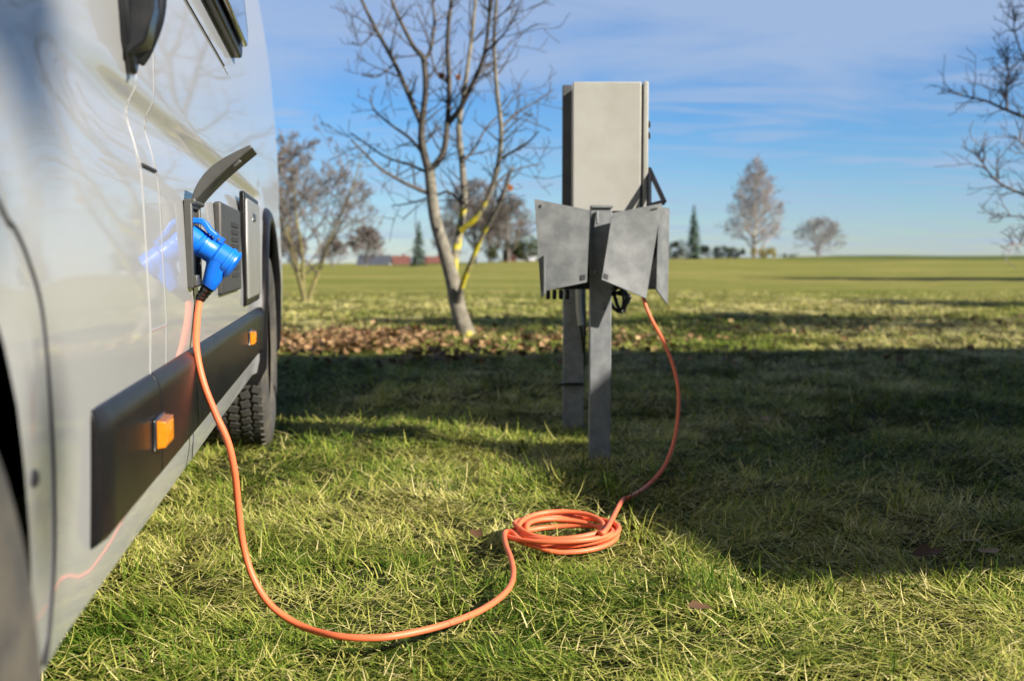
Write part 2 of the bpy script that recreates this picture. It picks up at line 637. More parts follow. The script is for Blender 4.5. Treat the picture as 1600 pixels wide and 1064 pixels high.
# ------------------------------------------------------------------ ground
def build_ground():
    def axis(lo, hi, fine, grow):
        a = [0.0]
        st = fine
        while a[-1] < hi:
            a.append(a[-1] + st)
            if a[-1] > 8:
                st *= grow
        b = [0.0]
        st = fine
        while b[-1] < -lo:
            b.append(b[-1] + st)
            if b[-1] > 8:
                st *= grow
        return np.array([-v for v in b[::-1][:-1]] + a)
    xs = axis(-900, 900, 0.20, 1.09)
    ys = axis(-60, 1200, 0.20, 1.05)
    X, Y = np.meshgrid(xs, ys)
    Z = gz(X, Y)
    V = np.stack([X, Y, Z], -1).reshape(-1, 3)
    nx, ny = len(xs), len(ys)
    i = np.arange(nx - 1)
    j = np.arange(ny - 1)
    I, J = np.meshgrid(i, j)
    a = (J * nx + I).ravel()
    Fc = np.stack([a, a + 1, a + nx + 1, a + nx], -1)
    mesh_np('ground', V, Fc, M['ground'], kind='structure')


def mesh_np(name, V, faces, material, kind=None, att=None, tris=None, smooth=True):
    """numpy arrays -> one mesh object; faces (n,4), tris (m,3)"""
    me = bpy.data.meshes.new(name)
    me.vertices.add(len(V))
    me.vertices.foreach_set('co', np.asarray(V, np.float32).ravel())
    q = np.asarray(faces, np.int32).reshape(-1, 4)
    loops = [q.ravel()]
    sizes = [np.full(len(q), 4, np.int32)]
    if tris is not None:
        tt = np.asarray(tris, np.int32).reshape(-1, 3)
        loops.append(tt.ravel())
        sizes.append(np.full(len(tt), 3, np.int32))
    loops = np.concatenate(loops)
    sizes = np.concatenate(sizes)
    start = np.concatenate([[0], np.cumsum(sizes)[:-1]]).astype(np.int32)
    me.loops.add(len(loops))
    me.loops.foreach_set('vertex_index', loops)
    me.polygons.add(len(sizes))
    me.polygons.foreach_set('loop_start', start)
    me.polygons.foreach_set('use_smooth', np.full(len(sizes), smooth))
    me.materials.append(material)
    if att is not None:
        at = me.attributes.new(att[0], 'FLOAT', 'POINT')
        at.data.foreach_set('value', np.asarray(att[1], np.float32))
    me.update(calc_edges=True)
    me.validate()
    o = bpy.data.objects.new(name, me)
    COL.objects.link(o)
    if kind:
        o['kind'] = kind
    return o


build_ground()


# ------------------------------------------------------------------ campervan
def smoothstep(a, b, x):
    t = np.clip((np.asarray(x, float) - a) / (b - a), 0, 1)
    return t * t * (3 - 2 * t)


PZ = np.array([0.28, 0.31, 0.335, 0.36, 0.42, 0.50, 0.56, 0.65, 0.74, 0.767, 0.80, 0.83, 0.845, 0.868, 0.885, 0.95, 1.0, 1.08, 1.25, 1.5, 1.75, 2.0, 2.2])
PC = np.array([-.030, -.006, -.004, -.003, -.001, .001, .003, .0, -.003, -.005, -.013, -.0215, -.020, -.0080, -.0070, -.0075, -.009, -.012, -.021, -.042, -.078, -.125, -.19])
PS = PC.copy()
PS[9:15] = np.array([-.004, -.0055, -.0065, -.007, -.008, -.009])
VS0, VS1 = -0.54, 5.25           # front and rear ends along the side
FW, RW = 0.49, 4.00              # wheel centres
ARCH_Z, ARCH_R = 0.36, 0.42


def prof(z, s):
    w = smoothstep(0.95, 1.45, s) * (1 - smoothstep(3.70, 3.95, s))
    u = np.interp(z, PZ, PC) * w + np.interp(z, PZ, PS) * (1 - w)
    # wheel-arch flare swelling out a little
    for c in (FW, RW):
        d = np.hypot(s - c, (z - ARCH_Z) * 0.95)
        u = u + (0.007 * (1 - smoothstep(0.42, 0.62, d)) if c == FW else 0.012 * (1 - smoothstep(0.44, 0.53, d))) * (1 - smoothstep(0.75, 0.95, z))
    # ends: round off the rear corner, draw the nose in
    r = 0.05
    e = np.clip((s - (VS1 - r)) / r, 0, 1)
    u = u - r * (1 - np.sqrt(np.maximum(1 - e * e, 0)))
    f = np.clip((0.35 - s) / 0.87, 0, 1)
    u = u - 0.22 * f ** 2.4
    return u


def van_top(s):
    return np.interp(s, [-0.54, -0.40, -0.10, 0.85, 1.15, 1.5, 5.05, 5.25], [0.80, 1.00, 1.18, 2.16, 2.40, 2.46, 2.46, 2.40])


def bottom(s):
    zb = 0.302
    for c in (FW, RW):
        d = abs(s - c)
        if d < ARCH_R:
            zb = max(zb, ARCH_Z + math.sqrt(ARCH_R ** 2 - d * d))
    return zb


VAN_W = 2.05


def build_van():
    van = thing('campervan', 'light grey campervan with black side moulding, plugged in at the left of the picture', 'campervan', VAN_O, VAN_ANG)
    # --- body shell
    st = sorted(set([round(v, 4) for v in list(np.linspace(VS0, VS1 - 0.05, 130)) + [VS1 - 0.05 * (1 - math.sin(a)) for a in np.linspace(0, math.pi / 2, 9)]
                     + [c + k * ARCH_R * q for c in (FW, RW) for k in (-1, 1) for q in (0.9999, 0.995, 0.98, 0.95, 0.9, 0.84)]]))
    NL = 14
    zfix = list(np.linspace(0.80, 0.90, 14)) + [0.93, 0.97, 1.0, 1.04, 1.08]
    zs_hi = np.linspace(0, 1, 16)[1:]
    mb = MB()
    rings = []
    for s in st:
        zb = bottom(s)
        zt = float(van_top(s))
        lo = list(np.linspace(zb, 0.797, NL))
        if zt > 1.45:
            zz = lo + zfix + [1.08 + (zt - 0.16 - 1.08) * q for q in zs_hi]
        else:
            n = len(zfix) + len(zs_hi)
            top = max(zt - 0.05, 0.80)
            zz = lo + [0.797 + (top - 0.797) * (k + 1) / n for k in range(n)]
        right = [(float(prof(z, s)), s, z) for z in zz]
        u0, _, z0 = right[-1]
        arc = []
        r = zt - z0
        for a in np.linspace(0, math.pi / 2, 7)[1:]:
            arc.append((u0 - 1.6 * r * (1 - math.cos(a)), s, z0 + r * math.sin(a)))
        half = right + arc
        ring = half + [(-VAN_W - p[0], p[1], p[2]) for p in half[::-1]]
        rings.append(ring)
    n = len(rings[0])
    vs = [p for r in rings for p in r]
    fs = []
    for i in range(len(rings) - 1):
        for j in range(n - 1):
            fs.append((i * n + j, (i + 1) * n + j, (i + 1) * n + j + 1, i * n + j + 1))
    fs.append(tuple(range(n)))
    fs.append(tuple((len(rings) - 1) * n + j for j in range(n - 1, -1, -1)))
    mb.add(vs, fs)

    def on_wall(px, py, lift=0.0015):
        s, z = Wv(px, py, 0.0)
        for _ in range(4):
            s, z = Wv(px, py, float(prof(z, s)))
        return (float(prof(z, s)) + lift, s, z)

    def seam(pix, r, mi, lift=0.0, n=6):
        pts = [on_wall(*p, lift) for p in pix]
        mb.tube(spline(pts, n), r, 6, mi)

    # shut lines of the cab door: a fine dark gap beside a bright rounded edge
    dl = [(s0, z) for s0, z in ()]
    for s_line, zlo, zhi in ((1.517, 0.50, 1.75), (1.657, 0.50, 1.75)):
        pts = []
        for z in np.linspace(zlo, zhi, 90):
            pts.append((float(prof(z, s_line)) + 0.0002, s_line, z))
        mb.tube(pts, 0.0008 if s_line < 1.6 else 0.0005, 6, 1)
        mb.tube([(u - 0.0006, s + 0.003, z) for u, s, z in pts], 0.0012, 6, 2)
    pts = [(float(prof(0.557, s)) + 0.0002, s, 0.557) for s in np.linspace(1.517, 1.657, 8)]
    mb.tube(pts, 0.0010, 6, 1)
    mb.tube([(float(prof(0.770, s)) + 0.0006, s, 0.770) for s in np.linspace(1.53, 1.64, 8)], 0.0026, 6, 2)
    # lower dark shut line under the socket, belt groove, arch seam
    mb.tube([(float(prof(z, 1.977)) + 0.0002, 1.977, z) for z in np.linspace(0.31, 0.62, 30)], 0.0011, 6, 2)
    mb.tube([(float(prof(1.096, s)) + 0.0004, s, 1.096) for s in np.linspace(1.85, 2.75, 30)], 0.0026, 6, 2)
    mb.tube([(float(prof(1.091, s)) + 0.0004, s, 1.091) for s in np.linspace(1.85, 2.85, 30)], 0.0013, 6, 1)
    arch = [(0, 324), (20, 355), (40, 399), (63, 478), (75, 596), (82, 718), (84, 820), (82, 900), (76, 980), (70, 1040)]
    pts = [on_wall(*p, 0.0) for p in arch]
    s0, z0 = pts[0][1], pts[0][2]
    lead = [(float(prof(z, s)) + 0.0, s, z) for s, z in ((0.44, 0.90), (0.60, 0.86), (0.72, 0.785))]
    mb.tube(spline(lead + pts, 6), 0.0025, 6, 2)
    
    # screw in the arch panel
    p = on_wall(52, 747, 0)
    mb.lathe([(-0.004, 0.007), (0.002, 0.007), (0.004, 0.004)], p, (1, 0, 0), 10, 2)
    mb.build('body', [M['paint'], M['paint_edge'], M['gap']], van, smooth=50)

    # --- underbody and wheel-arch liners
    ub = MB()
    segs = [(VS0 + 0.1, FW - ARCH_R), (FW + ARCH_R, RW - ARCH_R), (RW + ARCH_R, VS1 - 0.05)]
    for a, b in segs:
        ub.box(((-VAN_W) / 2, (a + b) / 2, 0.37), (VAN_W - 0.13, b - a, 0.10))
    ub.box((-VAN_W / 2, (FW + RW) / 2, 0.40), (VAN_W - 0.75, RW - FW + 1.4, 0.14))
    ub.build('underbody', M['dark'], van)
    for c in (FW, RW):
        for side in (0, 1):
            lm = MB()
            ang = np.linspace(0, math.pi, 18)
            vs, fs = [], []
            for a in ang:
                for d in (0.012, 0.42):
                    u = -d
                    if side:
                        u = -VAN_W + d
                    rr = ARCH_R - 0.004
                    vs.append((u, c + rr * math.cos(a), ARCH_Z + rr * math.sin(a)))
            for i in range(len(ang) - 1):
                fs.append((2 * i, 2 * i + 1, 2 * i + 3, 2 * i + 2))
            lm.add(vs, fs)
            lm.build('wheel_arch_liner', M['dark'], van)

    # --- black arch moulding round the rear wheel
    am = MB()
    ang = np.linspace(R(-12), R(192), 40)
    prof_pts = [(-0.012, -0.010), (0.014, -0.014), (0.026, 0.0), (0.027, 0.026), (0.018, 0.040), (-0.012, 0.046)]
    vs, fs = [], []
    k = len(prof_pts)
    for a in ang:
        for du, dr in prof_pts:
            rr = ARCH_R + dr
            s_, z_ = RW + rr * math.cos(a), ARCH_Z + rr * math.sin(a)
            vs.append((float(prof(z_, s_)) + du - 0.008, s_, z_))
    for i in range(len(ang) - 1):
        for j in range(k - 1):
            fs.append((i * k + j, i * k + j + 1, (i + 1) * k + j + 1, (i + 1) * k + j))
    am.add(vs, fs)
    am.build('wheel_arch_moulding', M['black_plastic'], van, smooth=60)

    # --- wheels
    def wheel(uc, s, out, steer=0.0):
        w = bpy.data.objects.new('wheel', None)
        COL.objects.link(w)
        w.parent = van
        w.location = (uc, s, 0.335)
        w.rotation_euler = (0, 0, steer)
        t = MB()
        R0, hw = 0.340, 0.112
        pr = [(-hw * 0.86, 0.205), (-hw, 0.235), (-hw * 1.02, 0.275), (-hw * 0.96, 0.315), (-hw * 0.84, 0.332), (-hw * 0.55, R0 - 0.003), (0, R0 - 0.001),
              (hw * 0.55, R0 - 0.003), (hw * 0.84, 0.332), (hw * 0.96, 0.315), (hw * 1.02, 0.275), (hw, 0.235), (hw * 0.86, 0.205)]
        t.lathe(pr, (0, 0, 0), (1, 0, 0), 72, cap=False)
        for q in range(64):
            a = 2 * math.pi * q / 64
            for row, (x0, x1) in enumerate(((-0.100, -0.060), (-0.050, -0.018), (-0.010, 0.022), (0.030, 0.058), (0.066, 0.096))):
                if s < 2 and row in (0, 4):
                    continue
                aa = a + (row % 2) * math.pi / 64
                rr = R0 + (0.0045 if abs(x0 + x1) < 0.15 else 0.002)
                c = Vector(((x0 + x1) / 2, rr * math.cos(aa), rr * math.sin(aa)))
                t.box(c, (x1 - x0, 0.022, 0.007), Matrix.Rotation(aa - math.pi / 2, 3, 'X') @ Matrix.Rotation(0.25 * (1 if row % 2 else -1), 3, 'Z'))
        t.build('tyre', M['rubber'], w, smooth=40)
        rm = MB()
        rm.lathe([(-0.09, 0.205), (0.075 * out, 0.207), (0.085 * out, 0.198), (0.05 * out, 0.185), (0.03 * out, 0.16), (0.055 * out, 0.07), (0.07 * out, 0.05), (0.072 * out, 0.01)], (0, 0, 0), (1, 0, 0), 40)
        for q in range(8):
            a = 2 * math.pi * q / 8
            rm.box((0.045 * out, 0.125 * math.cos(a), 0.125 * math.sin(a)), (0.03, 0.07, 0.035), Matrix.Rotation(a, 3, 'X'))
        rm.build('rim', M['rim'], w, smooth=40)
    wheel(0.018 - 0.112, RW, 1)
    wheel(0.022 - 0.112, FW, 1, R(-4))
    wheel(-VAN_W + 0.08, RW, -1)
    wheel(-VAN_W + 0.10, FW, -1, R(-4))

    # --- side moulding in three lengths
    s_a, s_f = 1.155, RW - ARCH_R + 0.015
    zt, zb = 0.505, 0.376
    cuts = [s_a, 1.517, 1.977, s_f]
    for i in range(3):
        a, b = cuts[i] + (0.0015 if i else 0), cuts[i + 1] - 0.0015
        r = MB()
        # profile with a sloped top shoulder
        pp = [(-0.004, zb - 0.013), (0.009, zb - 0.009), (0.0145, zb), (0.0150, zt - 0.028), (0.012, zt - 0.015), (0.005, zt - 0.004), (-0.004, zt)]
        ss = list(np.linspace(a, b, 14))
        vs, fs = [], []
        for s in ss:
            e = 1.0
            if i == 0:
                e = float(smoothstep(0, 0.016, s - a + 0.004)) if s - a < 0.016 else 1.0
            for u, z in pp:
                vs.append((u * (0.5 + 0.5 * e) + float(prof(0.43, s)) * 1.0, s, z))
        kk = len(pp)
        for q in range(len(ss) - 1):
            for j in range(kk - 1):
                fs.append((q * kk + j, (q + 1) * kk + j, (q + 1) * kk + j + 1, q * kk + j + 1))
        fs.append(tuple(range(kk)))
        fs.append(tuple((len(ss) - 1) * kk + j for j in range(kk - 1, -1, -1)))
        r.add(vs, fs)
        r.build('side_moulding', M['black_plastic'], van, smooth=25, bevel=0.004 if i == 0 else 0.0025, bseg=3)

    # --- amber side markers on the moulding
    for px, py in ((259, 673), (396, 527)):
        s, z = Wv(px, py, 0.024)
        base = MB()
        base.box((0.016, s, z), (0.006, 0.080, 0.040))
        bo = base.build('marker_lamp', M['gloss_black'], van, bevel=0.003)
        ln = MB()
        b4 = [(0.018, s - 0.036, z - 0.0175), (0.018, s + 0.036, z - 0.0175), (0.018, s + 0.036, z + 0.0175), (0.018, s - 0.036, z + 0.0175)]
        t4 = [(0.029, s - 0.033, z - 0.016), (0.029, s + 0.033, z - 0.016), (0.029, s + 0.033, z + 0.016), (0.029, s - 0.033, z + 0.016)]
        ln.hexa(b4, t4)
        for q in np.linspace(-0.025, 0.025, 9):
            ln.box((0.0293, s + q, z), (0.0016, 0.0034, 0.026))
        ln.lathe([(0, 0.007), (0.002, 0.006), (0.003, 0.003)], (0.0288, s, z), (1, 0, 0), 14)
        ln.build('lens', M['amber'], bo, bevel=0.005, bseg=3)

    # --- cab door handle: upright black grip with a lock at its foot
    h = MB()
    s0 = 1.452
    zl, zh = 0.872, 1.10
    outl = [(-0.030, zh), (-0.046, zh - 0.03), (-0.050, 0.950), (-0.040, 0.905), (-0.006, zl), (0.008, zl), (0.040, 0.905), (0.050, 0.950), (0.048, zh - 0.03), (0.030, zh)]
    ub_ = -0.016
    h.prism([(ub_, s0 + a, z) for a, z in outl], (0.020, 0, 0))
    ho = h.build('door_handle', M['gloss_black'], van, bevel=0.005, bseg=3)
    g = MB()
    g.prism([(0.000, s0 - 0.034, z) if False else (u_, s0 - 0.036, z) for u_, z in ((-0.002, 1.09), (0.026, 1.075), (0.032, 1.0), (0.031, 0.945), (0.020, 0.905), (-0.002, 0.888))], (0, 0.050, 0))
    g.tube(spline([(0.002, s0 + 0.022, 1.085), (0.022, s0 + 0.022, 1.06), (0.028, s0 + 0.022, 1.0), (0.026, s0 + 0.022, 0.95), (0.012, s0 + 0.022, 0.91), (0.0, s0 + 0.022, 0.89)], 6), [0.010] * 31, 10)
    g.build('grip', M['gloss_black'], ho, smooth=40, bevel=0.006, bseg=3)
    g = MB()
    g.lathe([(0, 0.010), (0.006, 0.010), (0.007, 0.008)], (0.004, s0 + 0.02, 0.955), (1, 0, 0), 16)
    g.build('lock', M['rim'], ho)

    # --- hinged side window
    def rrect(s0, s1, z0, z1, r, uf):
        pts = []
        for cx, cz, a0 in ((s1 - r, z0 + r, -90), (s1 - r, z1 - r, 0), (s0 + r, z1 - r, 90), (s0 + r, z0 + r, 180)):
            for k in range(7):
                a = R(a0 + 15 * k)
                s_, z_ = cx + r * math.cos(a), cz + r * math.sin(a)
                pts.append((uf(z_, s_), s_, z_))
        return pts
    wf = MB()
    wf.prism(rrect(1.92, 3.12, 1.165, 1.66, 0.07, lambda z, s: float(np.interp(z, PZ, PC)) - 0.012), (0.034, 0, 0))
    wo = wf.build('window', M['black_plastic'], van, bevel=0.006)
    wp = MB()
    wp.prism(rrect(1.945, 3.09, 1.19, 1.64, 0.06, lambda z, s: float(np.interp(z, PZ, PC)) + 0.024), (0.016, 0, 0))
    wp.build('pane', M['glass'], wo, bevel=0.006)
    # cab door glass and windscreen
    cw = MB()
    cw.prism([(float(np.interp(z, PZ, PS)) - 0.004, s, z) for s, z in ((0.28, 1.26), (1.38, 1.20), (1.40, 1.80), (0.98, 1.92), (0.72, 1.86))], (0.010, 0, 0))
    cw.build('door_glass', M['glass'], van, bevel=0.004)
    wsn = Vector((0, -0.72, 0.69)).normalized()
    ws = MB()
    ws.prism([(-0.22, -0.07, 1.222), (-VAN_W + 0.22, -0.07, 1.222), (-VAN_W + 0.42, 0.78, 2.10), (-0.42, 0.78, 2.10)], wsn * 0.03)
    ws.build('windscreen', M['glass'], van, bevel=0.004)
    for u in (-0.24, -VAN_W + 0.24):
        hl = MB()
        hl.hexa([(u - 0.13, -0.47, 0.78), (u + 0.10, -0.40, 0.78), (u + 0.10, -0.36, 0.98), (u - 0.13, -0.42, 0.98)],
                [(u - 0.12, -0.56, 0.79), (u + 0.08, -0.50, 0.79), (u + 0.08, -0.42, 0.98), (u - 0.12, -0.47, 0.98)])
        hl.build('headlight', M['glass'], van, bevel=0.01)
    bu = MB()
    bu.box((-VAN_W / 2, -0.50, 0.46), (VAN_W - 0.42, 0.22, 0.28))
    bu.build('bumper', M['black_plastic'], van, bevel=0.05, bseg=4)
    tl = MB()
    tl.box((-0.030, VS1 - 0.015, 0.44), (0.05, 0.04, 0.04))
    tl.build('reflector', M['red'], van, bevel=0.006)
    tl = MB()
    tl.box((-0.19, VS1 + 0.002, 1.25), (0.12, 0.03, 0.70))
    tl.build('tail_light', M['red'], van, bevel=0.01)

    # --- mains inlet: frame, open flap, blue socket
    s0, s1, z0, z1 = 1.905, 2.030, 0.602, 0.746
    fr = MB()
    th = 0.013
    bw = 0.014
    fr.box((th / 2 - 0.002, s0 + bw / 2, (z0 + z1) / 2), (th, bw, z1 - z0))
    fr.box((th / 2 - 0.002, s1 - bw / 2, (z0 + z1) / 2), (th, bw, z1 - z0))
    fr.box((th / 2 - 0.002, (s0 + s1) / 2, z1 - bw / 2), (th - 0.001, s1 - s0 - 2 * bw, bw))
    fr.box((th / 2 - 0.002, (s0 + s1) / 2, z0 + bw / 2), (th - 0.001, s1 - s0 - 2 * bw, bw))
    fr.box((0.0015, (s0 + s1) / 2, (z0 + z1) / 2), (0.004, s1 - s0 - 2 * bw, z1 - z0 - 2 * bw))
    fr.box((0.011, s0 + 0.02, z0 + 0.012), (0.012, 0.03, 0.018))
    fo = fr.build('mains_inlet', M['grey_plastic'], van, bevel=0.0025)
    fl = MB()
    # flap cross-section: a curved shell swinging up and outward from the hinge
    h0 = Vector((0.012, 0, 0.742))
    h1 = Vector((0.106, 0, 0.832))
    ax = (h1 - h0)
    ln_ = ax.length
    ax.normalize()
    nn = Vector((-ax.z, 0, ax.x))
    up, dn = [], []
    for k in range(13):
        q = k / 12
        bow = 0.017 * math.sin(math.pi * (q ** 0.8)) + 0.003
        p = h0 + ax * ln_ * q
        up.append(p + nn * bow)
        dn.append(p + nn * (bow * 0.22 - 0.004))
    poly = up + dn[::-1]
    fl.prism([(p.x, s0 + 0.004, p.z) for p in poly], (0, s1 - s0 - 0.008, 0))
    # hinge knuckle and clip
    fl.tube([(0.012, s0, 0.742), (0.012, s1, 0.742)], 0.0055, 10)
    c = h0 + ax * ln_ * 0.72 - nn * 0.004
    fl.box((c.x, s0 + 0.012, c.z), (0.016, 0.012, 0.006), Matrix.Rotation(-math.atan2(ax.z, ax.x), 3, 'Y'))
    fl.build('inlet_flap', M['grey_plastic'], fo, bevel=0.002, smooth=40)
    ins = MB()
    axd = Vector((0.82, 0, -0.57))
    ins.lathe([(-0.010, 0.024), (0.010, 0.024), (0.012, 0.022), (0.016, 0.022)], (0.004, 1.968, 0.680), axd, 28)
    ins.build('inlet_socket', M['blue'], fo, smooth=40)
    hk = MB()
    a, b = 1.950, 1.984
    bar = [(0.000, 0.7175), (0.021, 0.7165), (0.029, 0.710), (0.036, 0.699), (0.046, 0.690), (0.042, 0.683), (0.030, 0.692), (0.024, 0.702), (0.018, 0.7075), (0.000, 0.7085)]
    hk.prism([(u, a, z) for u, z in bar], (0, b - a, 0))
    hk.build('inlet_lid', M['blue'], fo, bevel=0.0015)

    # --- fridge vent and service hatch
    va, vb = 2.375, 2.83
    vz0, vz1 = 0.575, 0.765
    vt = MB()
    vt.box((0.0045, (va + vb) / 2, (vz0 + vz1) / 2), (0.017, vb - va, vz1 - vz0))
    vo = vt.build('fridge_vent', M['vent'], van, bevel=0.006, bseg=3)
    sl = MB()
    for k in range(8):
        sl.box((0.0135, vb - 0.17, vz1 - 0.040 - k * 0.016), (0.004, 0.16, 0.0095))
    sl.build('vent_slot', M['gap'], vo)
    ha, hb = 3.01, 3.53
    hz0, hz1 = 0.527, 0.823
    hg = MB()
    hg.box((0.003, (ha + hb) / 2, (hz0 + hz1) / 2), (0.014, hb - ha, hz1 - hz0))
    hg_o = hg.build('service_hatch', M['black_plastic'], van, bevel=0.004)
    hp = MB()
    hp.box((0.009, (ha + hb) / 2 + 0.012, (hz0 + hz1) / 2), (0.013, hb - ha - 0.05, hz1 - hz0 - 0.03))
    hp.build('hatch_door', M['hatch_plastic'], hg_o, bevel=0.010, bseg=3)
    hl = MB()
    hl.box((0.016, (ha + hb) / 2 - 0.02, hz1 - 0.060), (0.006, 0.09, 0.022))
    hl.build('hatch_lock', M['gloss_black'], hg_o, bevel=0.003)
    jk = MB()
    jk.lathe([(0, 0.022), (0.03, 0.03), (0.06, 0.022)], (-0.10, 1.02, 0.255), (0, 0, 1), 14)
    jk.build('jacking_point', M['conduit'], van)
    return van


build_van()


# ------------------------------------------------------------------ orange cable with its blue plug
CABLE_GROUND = []


def build_cable():
    t = thing('extension_cable', 'orange extension cable with blue angled plug, hanging from the campervan and coiled on the grass', 'cable', (-0.5, 1.9, 0))
    inv = Matrix.Translation((-0.5, 1.9, 0)).inverted()
    VL = inv @ VAN_M

    def L(p):
        return inv @ Vector(p)
    rad = 0.0057
    # path: (photo x, photo y, distance)
    hang = [(312, 468, 1.925), (308, 500, 1.895), (307, 545, 1.855), (317, 595, 1.835), (336, 645, 1.835), (356, 690, 1.84), (367, 740, 1.85),
            (373, 800, 1.87), (381, 855, 1.88)]
    pts = [P(*p) for p in hang] + [P(397, 905, 1.875), P(425, 947, 1.86)]
    lie = [(470, 977), (525, 993), (590, 996), (650, 987), (705, 972), (755, 951), (790, 925), (802, 900), (798, 872), (790, 850), (789, 832)]
    zc = 0.047
    for px, py in lie:
        d = ray(px, py)
        k = (zc - CAM_Z) / d.z
        pts.append(Vector((0, 0, CAM_Z)) + d * k)
    # coil: irregular turns piled on each other
    cc = P(880, 826, 2.60)
    cc.x = (880 - 800) / F * 2.62
    cc.y = 2.505
    cc.z = 0
    rx0, ry0 = 0.118, 0.120
    turns = 6.42
    nseg = 22
    a0 = math.atan2(pts[-1].y - cc.y, pts[-1].x - cc.x)
    rr = [1.00, 0.94, 1.04, 0.78, 0.98, 0.66, 0.93, 0.90, 1.0]
    offx = [0.0, 0.006, -0.004, -0.012, 0.004, -0.008, 0.004, 0.0, 0.0]
    offy = [0.0, 0.004, -0.008, -0.006, 0.008, 0.0, 0.004, 0.0, 0.0]
    hz = [0.036, 0.040, 0.043, 0.040, 0.050, 0.043, 0.055, 0.052, 0.052]
    for i in range(int(turns * nseg)):
        q = i / nseg
        k = int(q)
        f = q - k
        f2 = f * f * (3 - 2 * f)
        g = lambda arr: arr[k] * (1 - f2) + arr[min(k + 1, len(arr) - 1)] * f2
        a = a0 + 2 * math.pi * q
        r_ = g(rr) * (1 + 0.03 * math.sin(2 * a + k))
        z = g(hz) + 0.010 * math.sin(a * 1.0 + 1.3 * k)
        if i < 4:
            z = zc + (z - zc) * i / 4
        pts.append(Vector((cc.x + g(offx) + rx0 * r_ * math.cos(a), cc.y + g(offy) + ry0 * r_ * math.sin(a), z)))
    # leave the coil at its right rear and rise to the pillar
    tail = [(972, 782, None), (985, 776, None), (1010, 760, 3.12), (1036, 732, 3.22), (1051, 697, 3.29), (1059, 655, 3.34), (1060, 612, 3.38), (1052, 572, 3.42),
            (1036, 532, 3.46), (1020, 503, 3.50), (1009, 478, 3.52), (1003, 455, 3.54)]
    for px, py, tt in tail:
        if tt is None:
            d = ray(px, py)
            k = (0.030 - CAM_Z) / d.z
            pts.append(Vector((0, 0, CAM_Z)) + d * k)
        else:
            pts.append(P(px, py, tt))
    CABLE_GROUND.extend([p for p in spline(pts, 4) if p.z < 0.10][::2])
    mb = MB()
    mb.tube([L(p) for p in spline(pts, 8)], rad, 12)
    mb.build('cord', M['orange'], t, smooth=80)
    # the plug, laid out in the van frame
    axd = Vector((0.82, 0, -0.57)).normalized()
    o = Vector((0.014, 1.968, 0.676))
    pl = MB()

    def Q(v):
        return VL @ Vector(v)
    ax_w = (VL.to_3x3() @ axd)
    pl.lathe([(0.000, 0.0205), (0.003, 0.0215), (0.005, 0.0215), (0.006, 0.0203), (0.008, 0.0203), (0.009, 0.0215), (0.011, 0.0215), (0.013, 0.0200), (0.032, 0.0200), (0.035, 0.0232),
              (0.052, 0.0236), (0.053, 0.0258), (0.058, 0.0258), (0.059, 0.0240), (0.063, 0.0240), (0.064, 0.0258), (0.067, 0.0252), (0.070, 0.020), (0.071, 0.008)], Q(o), ax_w, 40)
    dn = Vector((-0.40, 0, -0.917)).normalized()
    st = o + axd * 0.043
    e1, e2 = axd, Vector((0, 1, 0))
    rings = []
    for q, w, d in ((0.004, 0.0225, 0.0225), (0.022, 0.0215, 0.0205), (0.036, 0.0185, 0.0180), (0.052, 0.0150, 0.0155), (0.054, 0.0135, 0.0140)):
        rings.append([(st + dn * q + e1 * w * 0.86 * math.copysign(abs(math.cos(a)) ** 0.7, math.cos(a)) + e2 * d * math.copysign(abs(math.sin(a)) ** 0.7, math.sin(a))) for a in np.linspace(0, 2 * math.pi, 25)[:-1]])
    vs = [Q(p) for r in rings for p in r]
    n = 24
    fs = [(i * n + j, i * n + (j + 1) % n, (i + 1) * n + (j + 1) % n, (i + 1) * n + j) for i in range(len(rings) - 1) for j in range(n)]
    fs.append(tuple((len(rings) - 1) * n + j for j in range(n)))
    pl.add(vs, fs)
    # hinge lug and screws
    lug = o + axd * 0.026 + Vector((0.50, 0, 0.866)) * 0.024
    pl.box(Q(lug), (0.016, 0.022, 0.010), VL.to_3x3() @ Matrix.Rotation(R(30), 3, 'Y'))
    plo = pl.build('plug', M['blue'], t, smooth=40)
    for p in (lug + Vector((0.0, -0.0112, 0)), o + axd * 0.030 - Vector((0.57, 0, 0.82)) * 0.020 + Vector((0, -0.004, 0))):
        sc = MB()
        sc.lathe([(0, 0.0026), (0.0015, 0.0026)], Q(p), VL.to_3x3() @ Vector((0, -1, 0)), 10)
        sc.build('screw', M['galv'], plo)
    end = st + dn * 0.052
    topc = L(P(312, 468, 1.925))
    sr = MB()
    a = Q(end)
    d = (topc - a)
    pr = [a + d * k for k in np.linspace(0, 1.0, 9)]
    rd = [0.0115, 0.0115, 0.0095, 0.0105, 0.0088, 0.0098, 0.0082, 0.0090, 0.0078]
    sr.tube(pr, rd, 16)
    sr.build('strain_relief', M['gloss_black'], plo, smooth=30)
    # connector at the pillar end, half hidden under the right cover
    cn = MB()
    cn.tube([L(P(1003, 458, 3.54)), L(P(1002, 445, 3.55)), L(P(1001, 415, 3.56))], [0.012, 0.020, 0.020], 16)
    cn.build('connector', M['blue'], t, smooth=40)


build_cable()


